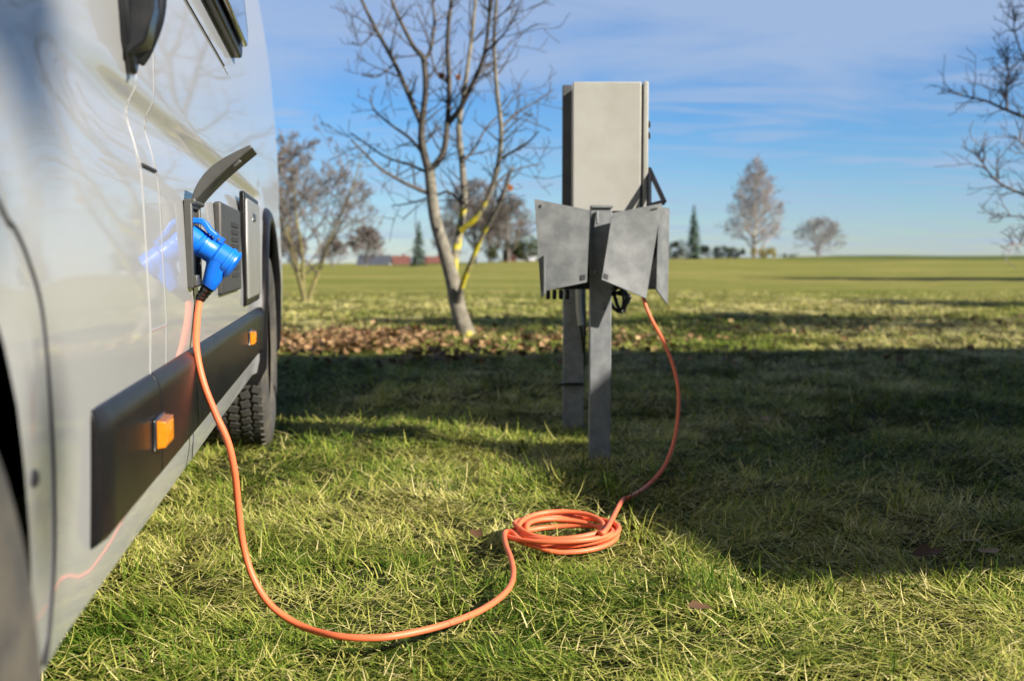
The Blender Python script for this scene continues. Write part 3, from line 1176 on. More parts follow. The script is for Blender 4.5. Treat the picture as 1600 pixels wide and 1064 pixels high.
# ------------------------------------------------------------------ power pillar
def build_pillar():
    base = P(936, 731, 3.54)
    bx, by = base.x, base.y
    bz = gzf(bx, by)
    t = thing('power_pillar', 'grey steel camping power pillar with pale cabinet and hanging socket covers, on two posts in the grass', 'power pillar', (bx, by, bz))
    inv = Matrix.Translation((bx, by, bz)).inverted()

    def L(px, py, d):
        return inv @ P(px, py, d)

    def cpost(x0, x1, y0, ztop, dep, name, flip=1):
        """open steel channel"""
        mb = MB()
        th = 0.006
        w = x1 - x0
        mb.box(((x0 + x1) / 2, y0 + th / 2, (ztop - 0.1) / 2 + 0.0), (w, th, ztop + 0.1))
        mb.box((x0 + th / 2, y0 + th + dep / 2, (ztop - 0.1) / 2), (th, dep, ztop + 0.1 - 0.004))
        mb.box((x1 - th / 2, y0 + th + dep / 2, (ztop - 0.1) / 2), (th, dep, ztop + 0.1 - 0.004))
        return mb
    # front post
    a, b = L(921, 700, 3.54), L(954, 700, 3.54)
    zt = L(936, 325, 3.54).z
    fp = cpost(a.x, b.x, 0.0, zt, 0.05, 'front')
    for z_, x_ in ((L(0, 426, 3.54).z, 0.25), (L(0, 480, 3.54).z, 0.6)):
        fp.lathe([(0, 0.007), (0.004, 0.007), (0.006, 0.003)], (a.x + (b.x - a.x) * x_, -0.0005, z_), (0, -1, 0), 10)
    fp.build('post', M['galv_dull'], t, bevel=0.002)
    # rear post
    a, b = L(880, 640, 4.22), L(912, 640, 4.22)
    y2 = a.y
    zr = L(886, 136, 4.22).z
    rp = cpost(a.x, b.x, y2, zr, 0.05, 'rear')
    rp.build('post', M['galv_dull'], t, bevel=0.002)
    # black clip and conduit on the rear post
    cl = MB()
    c = L(893, 600, 4.21)
    cl.box((c.x, c.y - 0.003, c.z), (0.088, 0.012, 0.010))
    cl.build('cable_tie', M['gloss_black'], t, bevel=0.002)
    cd = MB()
    cd.tube(spline([L(903, 400, 4.2), L(904, 450, 4.2), L(905, 485, 4.2), L(908, 508, 4.2)], 5), 0.0125, 10)
    cd.build('conduit', M['conduit'], t)
    cw = MB()
    cw.tube(spline([L(905, 480, 4.2), L(908, 512, 4.2), L(912, 545, 4.22), L(910, 590, 4.25), L(906, 650, 4.25), L(904, 690, 4.25)], 6), 0.006, 8)
    cw.tube(spline([L(910, 440, 4.24), L(911, 520, 4.24), L(907, 600, 4.26), L(903, 660, 4.26)], 6), 0.012, 8)
    cw.build('wiring', M['gloss_black'], t)
    # cabinet
    yb = 3.78
    x0, x1 = L(895, 200, yb).x, L(1013, 200, yb).x
    z1 = L(940, 128, yb).z
    z0 = L(940, 345, yb).z
    y0 = L(940, 200, yb).y
    dep = 0.24
    cb = MB()
    xs_ = L(1002, 200, yb).x
    cb.box(((x0 + x1) / 2 + 0.001, y0 + 0.022 + dep / 2, (z0 + z1) / 2 - 0.002), (x1 - x0 - 0.006, dep, z1 - z0 - 0.004))
    co = cb.build('cabinet', M['cabinet'], t, bevel=0.005, bseg=3)
    dr = MB()
    dr.box(((x0 + xs_) / 2, y0 + 0.010, (z0 + z1) / 2), (xs_ - x0, 0.020, z1 - z0))
    dr.build('cabinet_door', M['cabinet'], co, bevel=0.004, bseg=3)
    rm = MB()
    rm.box(((xs_ + x1) / 2 + 0.0035, y0 + 0.013, (z0 + z1) / 2 + 0.001), (x1 - xs_ - 0.006, 0.024, z1 - z0 + 0.001))
    rm.build('door_frame', M['cabinet'], co, bevel=0.004, bseg=3)
    hn = MB()
    for q in (0.70, 0.62):
        hn.box((x1 + 0.004, y0 + 0.03, z0 + (z1 - z0) * q), (0.010, 0.03, 0.022))
    hn.build('hinge', M['gloss_black'], co, bevel=0.002)
    # strip for the cabinet's left side, its shade put into the dark colour
    bp = MB()
    lx0, lx1 = L(879, 200, 3.93).x, L(894.5, 200, 3.93).x
    yy = L(0, 200, 3.93).y
    zc0, zc1 = L(0, 420, 3.93).z, L(0, 133, 3.93).z
    bp.box(((lx0 + lx1) / 2, yy + 0.02, (zc0 + zc1) / 2), (lx1 - lx0, 0.04, zc1 - zc0))
    bp.build('cabinet_left_side', M['cabinet_shaded_side'], t, bevel=0.002)
    # socket block behind the covers
    sb = MB()
    xa, xb = L(846, 400, 3.62).x, L(1032, 400, 3.62).x
    ya = L(0, 400, 3.57).y
    za, zb = L(0, 452, 3.60).z, L(0, 330, 3.60).z
    sb.box(((xa + xb) / 2, ya + 0.06, (za + zb) / 2), (xb - xa, 0.10, zb - za))
    for k in range(4):
        x = xa + 0.02 + k * 0.020
        sb.box((x, ya + 0.01, za - 0.016), (0.013, 0.03, 0.03))
    sbo = sb.build('socket_block', M['gloss_black'], t, bevel=0.003)
    # two front covers and one at the right side: thin folded sheets
    def sheet(name, q, th=0.004, mat_=M['galv'], hole=None, rivets=()):
        q = [Vector(p) for p in q]
        n = (q[1] - q[0]).cross(q[3] - q[0]).normalized()
        mb = MB()
        # subdivide a little and dent it so the sheet is not dead flat
        nu, nv = 9, 11
        fr, bk = [], []
        ph = random.uniform(0, 6)
        for j in range(nv):
            for i in range(nu):
                u, v = i / (nu - 1), j / (nv - 1)
                p = (q[0] * (1 - u) + q[1] * u) * (1 - v) + (q[3] * (1 - u) + q[2] * u) * v
                d = 0.0018 * math.sin(3.1 * u + ph) * math.sin(2.3 * v + ph * 1.7)
                fr.append(p + n * d)
                bk.append(p + n * (d - th))
        N_ = nu * nv
        fs = []
        for j in range(nv - 1):
            for i in range(nu - 1):
                a = j * nu + i
                fs.append((a, a + 1, a + nu + 1, a + nu))
                fs.append((N_ + a, N_ + a + nu, N_ + a + nu + 1, N_ + a + 1))
        rim = [i for i in range(nu)] + [j * nu + nu - 1 for j in range(1, nv)] + [(nv - 1) * nu + i for i in range(nu - 2, -1, -1)] + [j * nu for j in range(nv - 2, 0, -1)]
        for k in range(len(rim)):
            a, b = rim[k], rim[(k + 1) % len(rim)]
            fs.append((b, a, N_ + a, N_ + b))
        mb.add(fr + bk, fs)
        o = mb.build(name, mat_, t, smooth=30)
        if hole is not None:
            hb = MB()
            for (u, v, su, sv) in hole:
                def at(u, v):
                    return (q[0] * (1 - u) + q[1] * u) * (1 - v) + (q[3] * (1 - u) + q[2] * u) * v
                hb.prism([at(u, v) - n * 0.002, at(u + su, v) - n * 0.002, at(u + su, v + sv) - n * 0.002, at(u, v + sv) - n * 0.002], n * 0.0055)
            hb.build('latch_hole', M['gap'], o)
        return o
    sheet('socket_cover', [L(845, 456, 3.455), L(917, 441, 3.46), L(922, 329, 3.51), L(835, 311, 3.505)], hole=[(0.86, 0.04, 0.10, 0.07), (0.10, 0.92, 0.02, 0.03)])
    sheet('socket_cover', [L(940, 437, 3.435), L(1010, 466, 3.45), L(1034, 318, 3.51), L(957, 333, 3.495)], hole=[(0.03, 0.03, 0.09, 0.065), (0.80, 0.94, 0.12, 0.02)])
    sheet('side_cover', [L(1026, 452, 3.48), L(1043, 476, 3.52), L(1046, 326, 3.58), L(1030, 322, 3.535)])
    # left cover's folded return and lower lip
    sheet('cover_lip', [L(845, 465, 3.48), L(850, 460, 3.43), L(850, 400, 3.45), L(843, 400, 3.53)])
    # cap over the front post top and dark strut beside the cabinet
    cp = MB()
    a, b = L(924, 326, 3.535), L(958, 326, 3.535)
    cp.box(((a.x + b.x) / 2, 0.03, zt + 0.004), (b.x - a.x, 0.075, 0.008))
    cp.tube([(a.x + 0.018, -0.006, zt - 0.01), (a.x + 0.019, -0.010, zt - 0.05)], 0.004, 8)
    cp.build('post_cap', M['galv_dull'], t, bevel=0.001)
    st = MB()
    pts = [L(1014, 264, 3.80), L(1019, 270, 3.80), L(1038, 316, 3.72), L(1014, 322, 3.72)]
    d = Vector((0, 0.03, 0))
    for i, j in ((0, 2), (3, 2), (0, 3)):
        st.tube([pts[i], pts[j]], 0.0085, 8)
    st.build('strut', M['gloss_black'], t)
    # hank of black cable behind the post
    hk = MB()
    c = L(963, 468, 3.72)
    for k in range(3):
        loop = []
        for q in range(19):
            a = 2 * math.pi * q / 18
            loop.append(Vector((c.x + 0.006 * k + (0.024 + 0.006 * k) * math.cos(a), c.y + 0.012 * k, c.z + (0.036 - 0.005 * k) * math.sin(a) + 0.01 * math.sin(2 * a + k))))
        hk.tube(loop, 0.0055, 8, cap=False)
    hk.tube(spline([L(950, 435, 3.74), L(958, 455, 3.73), L(966, 480, 3.72), L(974, 487, 3.72), L(978, 470, 3.72)], 6), 0.006, 8)
    hk.build('spare_lead', M['gloss_black'], t, smooth=70)


build_pillar()


# ------------------------------------------------------------------ trees
def rvec(r):
    return Vector((r.gauss(0, 1), r.gauss(0, 1), r.gauss(0, 1)))


def grow(mb, p, d, length, rad, level, maxl, r, droop=0.0, nside=4, wander=0.22, kids=(4, 7), shrink=0.55, spread=0.85, att=0.0, minr=0.002, env=None):
    """one limb with its side shoots, all into mb"""
    n = max(3, int(4 - level * 0.5) + 2)
    pts, rads = [p.copy()], [rad]
    d = d.normalized()
    for i in range(n):
        d = (d + rvec(r) * wander * 0.5 + Vector((0, 0, -droop))).normalized()
        p = p + d * (length / n)
        pts.append(p.copy())
        rads.append(max(rad * (1 - 0.80 * (i + 1) / n), minr))
    mb.tube(pts, rads, max(3, nside - level // 2), att=att, cap=False)
    if level >= maxl:
        return
    k = r.randint(*kids)
    for q in range(k):
        f = 0.18 + 0.82 * (q + r.random()) / k
        i = min(int(f * n), n - 1)
        g = f * n - i
        bp = pts[i].lerp(pts[i + 1], min(max(g, 0), 1))
        td = (pts[i + 1] - pts[i]).normalized()
        side = rvec(r)
        side = (side - td * side.dot(td)).normalized()
        nd = (td * (1 - 0.45 * spread) + side * spread + Vector((0, 0, 0.25))).normalized()
        ll = length * shrink * (1.15 - 0.55 * f) * r.uniform(0.7, 1.2)
        rr = max(rads[i] * 0.58, minr)
        if env is not None and not env(bp + nd * ll):
            ll *= 0.4
        grow(mb, bp, nd, ll, rr, level + 1, maxl, r, droop, nside, wander, kids, shrink, spread, att, minr, env)


def leaf_cloud(mb, centres, n, size, r, flat=0.5):
    """n leaf-sized quads round each (centre, radius)"""
    for c, rad in centres:
        for _ in range(n):
            o = rvec(r)
            o = o.normalized() * rad * (r.random() ** 0.4)
            p = Vector(c) + o
            a = rvec(r).normalized()
            b = a.orthogonal().normalized()
            e = a.cross(b)
            s = size * r.uniform(0.6, 1.3)
            tn = r.random()
            mb.add([p - b * s, p - e * s * 0.6, p + b * s, p + e * s * 0.6], [(0, 1, 2, 3)], 0, tn)


def main_tree():
    r = random.Random(5)
    D = 9.4
    b = P(729, 526, D)
    base = Vector((b.x, b.y, gzf(b.x, b.y)))
    t = thing('bare_tree', 'leaning bare tree with lichen-spotted forked trunk standing in fallen brown leaves', 'tree', base)

    def L(px, py, dd=0.0):
        return P(px, py, D + dd) - base
    trunk, crown = MB(), MB()

    def limb(mb, pix, w0, w1, dd0=0.0, dd1=0.0, n=10, lich=None):
        k = len(pix)
        pts = [L(px, py, dd0 + (dd1 - dd0) * i / (k - 1)) for i, (px, py) in enumerate(pix)]
        sp = spline(pts, 4)
        m = len(sp)
        s = D / F
        rads = [(w0 + (w1 - w0) * (i / (m - 1)) ** 0.8) * s / 2 * 0.86 for i in range(m)]
        at = [0.0] * m
        if lich:
            at = [lich[1] if lich[0][0] <= i / (m - 1) <= lich[0][1] else 0.06 for i in range(m)]
        mb.tube(sp, rads, n, att=at)
        return sp, rads
    A, ra = limb(trunk, [(732, 545), (729, 524), (717, 487), (707, 437), (692, 384), (679, 337), (671, 268)], 37, 19, 0, 0.0, 12, ((0.10, 0.28), 0.34))
    B, rb = limb(trunk, [(712, 452), (709, 418), (717, 368), (725, 316), (722, 253), (717, 200), (724, 150), (736, 68), (744, -10), (752, -90)], 19, 5, 0.05, 0.5, 9, ((0.0, 0.32), 0.46))
    C, rc = limb(trunk, [(716, 470), (724, 440), (737, 408), (757, 362), (772, 335), (786, 305), (800, 262)], 13, 4, -0.05, -0.6, 8, ((0.12, 0.62), 0.47))
    B2, rb2 = limb(trunk, [(720, 360), (746, 338), (768, 295), (780, 247), (783, 200), (776, 137), (772, 63), (776, 0), (780, -70)], 13, 5, 0.1, -0.4, 8, ((0.0, 0.2), 0.44))
    limbs = [
        ([(671, 272), (660, 228), (659, 195), (665, 142), (661, 92), (648, 76), (630, 42), (612, 0), (596, -60)], 17, 5, 0.0, -0.3),
        ([(661, 95), (672, 80), (679, 37), (676, -5), (680, -70)], 8, 4, -0.2, 0.1),
        ([(659, 196), (636, 142), (617, 100), (588, 47), (565, 0), (548, -50)], 11, 5, 0.0, 0.5),
        ([(671, 268), (692, 240), (699, 195), (702, 131), (699, 68), (705, 0), (708, -80)], 15, 6, 0.0, 0.1),
        ([(699, 195), (720, 168), (741, 126), (757, 84), (765, 21), (768, -40)], 11, 5, 0.05, -0.5),
        ([(668, 302), (630, 285), (594, 263), (570, 240), (549, 219)], 8, 3, 0.0, -0.4),
        ([(664, 268), (640, 258), (604, 246), (572, 225), (548, 208)], 6, 2.5, 0.0, 0.4),
        ([(661, 240), (640, 216), (612, 196), (585, 172), (578, 150)], 7, 2.5, 0.0, 0.5),
        ([(780, 250), (800, 238), (826, 222), (842, 205)], 6, 2, 0.0, -0.4),
        ([(784, 200), (806, 178), (836, 160), (866, 140)], 6, 2, 0.0, 0.3),
        ([(768, 296), (792, 272), (818, 262), (846, 256)], 5, 2, 0.0, 0.3),
        ([(722, 253), (742, 232), (760, 200), (790, 170), (815, 130)], 6, 2, 0.1, 0.7),
        ([(724, 150), (745, 120), (775, 95), (800, 62)], 6, 2, 0.2, 0.8),
        ([(725, 318), (700, 300), (684, 305), (640, 318), (612, 322)], 6, 2, 0.1, 0.6),
        ([(702, 131), (680, 110), (668, 60), (650, 20)], 6, 2.5, 0.1, 0.7),
        ([(757, 84), (790, 50), (812, 10)], 5, 2, -0.3, -0.6),
        ([(588, 47), (565, 70), (548, 66)], 4, 2, 0.3, 0.2),
        ([(617, 100), (590, 120), (566, 118)], 4, 2, 0.2, 0.0),
    ]
    allL = [(B[8:], rb[8:]), (C[10:], rc[10:]), (B2[8:], rb2[8:])]
    for pix, w0, w1, d0, d1 in limbs:
        allL.append(limb(crown, pix, w0, w1, d0, d1, 6))
    for sp, rd in allL:
        m = len(sp)
        ln = sum((sp[i + 1] - sp[i]).length for i in range(m - 1))
        for q in range(int(4 + ln * 6.5)):
            i = r.randint(1, m - 2)
            td = (sp[i + 1] - sp[i]).normalized()
            side = rvec(r)
            side = (side - td * side.dot(td)).normalized()
            nd = (td * 0.55 + side * 0.8 + Vector((0, 0, 0.12))).normalized()
            grow(crown, sp[i], nd, r.uniform(0.12, 0.48), min(rd[i] * 0.5, 0.008), 0, 1, r, -0.02, 4, 0.22, (2, 4), 0.5, 0.8, 0.0, 0.0026)
    trunk.build('trunk', M['bark'], t, smooth=60, att='lichen')
    crown.build('crown', M['twig'], t, smooth=60)
    lf = MB()
    leaf_cloud(lf, [(L(796, 293, -0.5), 0.030), (L(690, 118, 0.1), 0.022), (L(716, 121, 0.1), 0.016)], 22, 0.024, r)
    lf.build('dead_foliage', M['leaf_orange'], t, smooth=0, att='tint')


main_tree()


def right_tree():
    r = random.Random(15)
    D = 9.0
    b = P(1800, 540, D)
    base = Vector((b.x, b.y, gzf(b.x, b.y)))
    t = thing('bare_tree', 'dark bare tree reaching its branches in from the right edge above the meadow', 'tree', base)

    def L(px, py, dd=0.0):
        return P(px, py, D + dd) - base
    trunk, crown = MB(), MB()
    s = D / F
    A = spline([L(1802, 545), L(1796, 450), L(1790, 330), L(1778, 200), L(1770, 60), L(1780, -90)], 5)
    trunk.tube(A, [(34 - 24 * i / (len(A) - 1)) * s / 2 for i in range(len(A))], 10, att=0.0)
    for pix, w, d in ([[(1790, 300), (1700, 330), (1632, 315), (1590, 300), (1560, 285), (1540, 262), (1527, 235)], 9, -0.3],
                      [[(1782, 230), (1690, 210), (1620, 190), (1572, 172), (1540, 158), (1505, 150), (1482, 140)], 10, 0.2],
                      [[(1574, 172), (1572, 140), (1576, 110), (1566, 80)], 6, 0.2],
                      [[(1690, 210), (1650, 150), (1610, 110), (1585, 50), (1590, 20)], 7, 0.4],
                      [[(1790, 320), (1690, 280), (1640, 250), (1600, 225), (1585, 212)], 6, -0.6],
                      [[(1792, 380), (1700, 372), (1640, 350), (1590, 338), (1545, 342)], 6, 0.3],
                      [[(1792, 420), (1700, 400), (1620, 385), (1575, 380)], 5, -0.4],
                      [[(1776, 120), (1700, 60), (1640, 20), (1600, -20)], 8, -0.2],
                      [[(1790, 260), (1880, 180), (1960, 90)], 9, 0.4],
                      [[(1784, 200), (1860, 240), (1960, 220)], 8, -0.4]):
        k = len(pix)
        sp = spline([L(px, py, d * i / (k - 1)) for i, (px, py) in enumerate(pix)], 4)
        m = len(sp)
        crown.tube(sp, [(w - (w - 2) * i / (m - 1)) * s / 2 * 0.8 for i in range(m)], 6)
        for q in range(30):
            i = r.randint(2, m - 2)
            td = (sp[i + 1] - sp[i]).normalized()
            side = rvec(r)
            side = (side - td * side.dot(td)).normalized()
            nd = (td * 0.5 + side * 0.75 + Vector((0, 0, 0.3))).normalized()
            grow(crown, sp[i], nd, r.uniform(0.1, 0.36), 0.0055, 0, 1, r, -0.02, 4, 0.4, (2, 4), 0.55, 0.8, 0.0, 0.0022)
    trunk.build('trunk', M['twig'], t, smooth=60)
    crown.build('crown', M['twig_mid'], t, smooth=60)


right_tree()


def bare_tree(px, D, height, width, label, name='bare_tree', mtr='twig_far', mcr='twig_far', seed=1, limbs=14, fork=0.25, upright=0.6,
              levels=3, kids=(4, 6), trunk_r=None, droop=0.0, minr=0.006, group=None, xy=None, egg=0.5, shrink=0.5, cat='tree', stems=1):
    """free-standing leafless tree filling an egg-shaped crown"""
    r = random.Random(seed)
    if xy is None:
        x = (px - 800) / F * D
        y = D
    else:
        x, y = xy
    base = Vector((x, y, gzf(x, y)))
    t = thing(name, label, cat, base, group=group)
    trunk, crown = MB(), MB()
    tr = trunk_r or height * 0.022

    def env(p):
        h = p.z / height
        if h > 1.0:
            return False
        w = width / 2 * math.sin(math.pi * min(max((h - fork * 0.4) / (1.02 - fork * 0.4), 0.02), 1) ** egg) ** 0.7
        return math.hypot(p.x, p.y) < max(w, 0.05)
    tops = []
    for q in range(stems):
        lean = Vector((r.gauss(0, 0.04), r.gauss(0, 0.04), 0)) if stems == 1 else Vector((r.uniform(-0.35, 0.35), r.uniform(-0.3, 0.3), 0))
        pts = [Vector((0, 0, -0.1))]
        for i in range(1, 9):
            pts.append(Vector((0, 0, height * 0.93 * i / 8)) + lean * height * i / 8 + Vector((r.gauss(0, 1), r.gauss(0, 1), 0)) * height * 0.006)
        rd = [tr * (1 - 0.93 * i / 8) / (1 if stems == 1 else 1.6) for i in range(9)]
        trunk.tube(pts, rd, 7)
        tops.append((pts, rd))
    for q in range(limbs):
        pts, rd = tops[q % stems]
        f = fork + (0.97 - fork) * ((q + r.random()) / limbs)
        i = min(int(f * 8), 7)
        p = pts[i].lerp(pts[i + 1], f * 8 - i)
        a = q * 2.399 + r.uniform(-0.4, 0.4)
        up = upright + 0.25 * f
        d = Vector((math.cos(a), math.sin(a), up * 1.2)).normalized()
        h = f
        ln = 0.06 * height
        while env(p + d * ln) and ln < height * 0.9:
            ln += 0.03 * height
        grow(crown, p, d, ln * r.uniform(0.85, 1.1), max(rd[i] * 0.5, minr * 1.5), 0, levels, r, droop, 5, 0.22, kids, shrink, 0.75, 0.0, minr, env)
    trunk.build('trunk', M[mtr], t, smooth=60)
    crown.build('crown', M[mcr], t, smooth=60)
    return t


def spruce(px, D, height, width, label, seed, group):
    r = random.Random(seed)
    x, y = (px - 800) / F * D, D
    t = thing('spruce', label, 'tree', (x, y, gzf(x, y)), group=group)
    tk = MB()
    tk.tube([(0, 0, -0.1), (0, 0, height * 0.97)], [height * 0.018, 0.01], 7)
    tk.build('trunk', M['twig_far'], t)
    cr = MB()
    n = int(height * 11)
    for i in range(n):
        h = 0.03 + 0.96 * (i / n)
        w = width / 2 * (1 - h) ** 0.85 * r.uniform(0.75, 1.15) + 0.05
        for k in range(7):
            a = r.uniform(0, 2 * math.pi)
            d = Vector((math.cos(a), math.sin(a), -0.25))
            e = Vector((-math.sin(a), math.cos(a), 0))
            z = h * height
            tn = r.random()
            for s in range(3):
                c = Vector((0, 0, z)) + d * w * (0.3 + 0.28 * s)
                l = w * 0.32
                cr.add([c - e * l * 0.42, c + d * l * 1.2 - Vector((0, 0, r.uniform(0, 0.12))), c + e * l * 0.42, c + Vector((0, 0, 0.06))], [(0, 1, 2, 3)], 0, tn)
    cr.build('crown', M['needles'], t, smooth=0, att='tint')


def bush(px, D, w, h, label, seed, mt='bush', name='bush', group=None):
    r = random.Random(seed)
    x, y = (px - 800) / F * D, D
    t = thing(name, label, 'bush', (x, y, gzf(x, y)), group=group)
    st = MB()
    for k in range(6):
        a = r.uniform(0, 6.28)
        st.tube([(0.1 * math.cos(a), 0.1 * math.sin(a), -0.05), (w * 0.3 * math.cos(a), w * 0.2 * math.sin(a), h * 0.6)], [0.04, 0.02], 5)
    st.build('stem', M['twig'], t)
    cr = MB()
    cs = []
    for k in range(16):
        cs.append(((r.uniform(-0.42, 0.42) * w, r.uniform(-0.3, 0.3) * w, h * r.uniform(0.2, 0.78)), h * r.uniform(0.16, 0.30)))
    leaf_cloud(cr, cs, 120, h * 0.045, r)
    cr.build('foliage', M[mt], t, smooth=0, att='tint')


def hgt(D, ytop, ybase):
    return (ybase - ytop) / F * D


FAR = 'trees along the far edge of the meadow'
bare_tree(1178, 100, hgt(100, 243, 402), hgt(100, 0, 98), 'tall pale birch with hanging grey-mauve twigs and a few orange leaves at its top', 'birch', 'birch_bark', 'twig_birch', 3, 52, 0.05, 0.85, 3, (5, 7), 0.15, 0.05, 0.011, FAR, egg=0.58, shrink=0.5)
# the last orange leaves at the birch's top
bt = [o for o in COL.objects if o.name == 'birch'][0]
lf = MB()
leaf_cloud(lf, [((0.1, 0, 8.5), 0.35), ((0.0, 0, 7.8), 0.55), ((0.6, 0, 7.0), 0.8), ((-0.6, 0, 6.6), 0.7)], 60, 0.05, random.Random(4))
lf.build('autumn_foliage', M['leaf_orange'], bt, smooth=0, att='tint')
bare_tree(1278, 105, hgt(105, 338, 402), hgt(105, 0, 122), 'low round bare tree with spreading fan of pale twigs right of the birch', mtr='twig_pale', mcr='twig_pale', seed=8, limbs=40, fork=0.04, upright=0.55, levels=3, kids=(4, 6), minr=0.011, group=FAR, stems=9, egg=0.55)
bare_tree(1412, 260, 2.4, 9.5, 'faint distant clump of bare twigs low on the skyline at right', mtr='twig_pale', mcr='twig_pale', seed=9, limbs=18, fork=0.05, upright=0.4, levels=2, minr=0.02, group=FAR, stems=4)
bare_tree(478, 17, hgt(17, 195, 470), 2.3, 'bushy bare tree with yellow-green stems just past the rear of the campervan', mtr='bark_green', mcr='twig_far', seed=21, limbs=46, fork=0.14, upright=0.75, levels=3, kids=(4, 6), minr=0.0042, stems=4, egg=0.8, trunk_r=0.06)
bare_tree(572, 85, hgt(85, 348, 414), hgt(85, 0, 70), 'small round grey bare tree above the dark-roofed house', mtr='twig_far', mcr='twig_far', seed=23, limbs=40, fork=0.10, upright=0.6, levels=3, kids=(4, 6), minr=0.018, group=FAR, egg=0.8)
bare_tree(742, 95, hgt(95, 275, 410), hgt(95, 0, 135), 'broad brown-grey bare tree seen between the stems of the leaning tree', mtr='twig_far', mcr='twig_far', seed=24, limbs=40, fork=0.10, upright=0.6, levels=3, kids=(4, 6), minr=0.019, group=FAR, egg=0.8)
bare_tree(795, 92, hgt(92, 300, 410), hgt(92, 0, 100), 'brown bare tree left of the pillar covers, above the white house', mtr='twig_far', mcr='twig_far', seed=25, limbs=40, fork=0.10, upright=0.55, levels=3, kids=(4, 6), minr=0.019, group=FAR, egg=0.8)
bare_tree(765, 100, hgt(100, 322, 410), hgt(100, 0, 80), 'narrow bare tree between the two broad ones behind the leaning tree', mtr='twig_far', mcr='twig_far', seed=26, limbs=34, fork=0.10, upright=0.6, levels=3, kids=(4, 6), minr=0.016, group=FAR, egg=0.8)
for i, (px, D, yt, wpx, lab) in enumerate(((520, 75, 362, 62, 'low bare tree behind the yellow-stemmed tree, nearest the campervan'), (458, 70, 345, 60, 'dull bare tree half hidden by the rear edge of the campervan'),
                                         (700, 110, 340, 60, 'hazy bare tree directly behind the leaning trunk'))):
    bare_tree(px, D, hgt(D, yt, 413), hgt(D, 0, wpx), lab, mtr='twig_far', mcr='twig_far', seed=80 + i, limbs=30, fork=0.05, upright=0.6, levels=3, kids=(4, 6), minr=0.014, group=FAR, egg=0.6)
spruce(655, 88, hgt(88, 340, 412), 1.55, 'dark slim spruce left of the leaning tree on the skyline', 31, 'far spruces')
spruce(1083, 98, hgt(98, 318, 404), 1.75, 'dark pointed spruce between the pillar and the birch', 32, 'far spruces')
for i, (px, D, w, h, lab, mt) in enumerate((
        (1050, 99, 2.6, 1.7, 'dark rounded bush showing just right of the pillar covers', 'bush'),
        (1118, 102, 3.0, 1.4, 'dark low bush between the spruce and the birch', 'bush'),
        (1147, 101, 2.2, 1.1, 'low dark green bush left of the birch trunk', 'bush'),
        (1192, 99, 2.4, 1.1, 'yellow autumn bush at the foot of the birch', 'bush_yellow'),
        (785, 97, 3.0, 1.9, 'dark bush under the brown bare trees, right of the leaning tree', 'bush'),
        (826, 96, 2.6, 2.2, 'dark evergreen bush beside the left pillar cover', 'bush'),
        (1232, 104, 2.2, 0.5, 'lowest dark bush under the round bare tree', 'bush'))):
    bush(px, D, w, h, lab, 40 + i, mt, group='bushes along the far edge of the meadow')


def dense_tree(x, y, h, w, label, seed, group):
    r = random.Random(seed)
    t = thing('evergreen_tree', label, 'tree', (x, y, gzf(x, y)), group=group)
    tk = MB()
    tk.tube([(0, 0, -0.1), (0.05, 0, h * 0.5), (0.0, 0.05, h * 0.85)], [h * 0.03, h * 0.02, 0.03], 7)
    tk.build('trunk', M['bark_green'], t)
    cr = MB()
    cs = [((r.uniform(-0.40, 0.40) * w, r.uniform(-0.3, 0.3) * w, h * r.uniform(0.52, 0.92)), w * r.uniform(0.14, 0.22)) for _ in range(26)]
    leaf_cloud(cr, cs, 90, w * 0.035, r)
    cr.build('crown', M['bush'], t, smooth=0, att='tint')


for i, (x, y, h, w) in enumerate(((20.0, 31.0, 7.0, 6.0), (24.5, 30.0, 7.2, 6.0), (29.5, 29.0, 7.0, 6.5), (35.0, 27.5, 7.0, 6.5), (13.0, 12.6, 5.0, 3.4), (17.0, 12.2, 5.0, 3.4))):
    dense_tree(x, y, h, w, 'round evergreen tree well outside the right edge of the picture', 120 + i, 'evergreens outside the right edge')


# ------------------------------------------------------------------ far houses
M['wall_white'] = mat('render_white', (0.72, 0.70, 0.66), 0.8, noise=(1.5, (0.65, 0.63, 0.59), 0.4, 0.7))
M['wall_red'] = mat('wall_brick', (0.17, 0.085, 0.07), 0.8, noise=(3, (0.13, 0.07, 0.055), 0.4, 0.7))
M['roof_dark'] = mat('roof_slate', (0.045, 0.05, 0.065), 0.7, noise=(4, (0.07, 0.075, 0.09), 0.4, 0.7))
M['roof_red'] = mat('roof_tile', (0.16, 0.06, 0.045), 0.7, noise=(4, (0.12, 0.05, 0.035), 0.4, 0.7))
M['roof_pale'] = mat('roof_pale', (0.62, 0.62, 0.62), 0.6, noise=(4, (0.55, 0.55, 0.55), 0.4, 0.7))


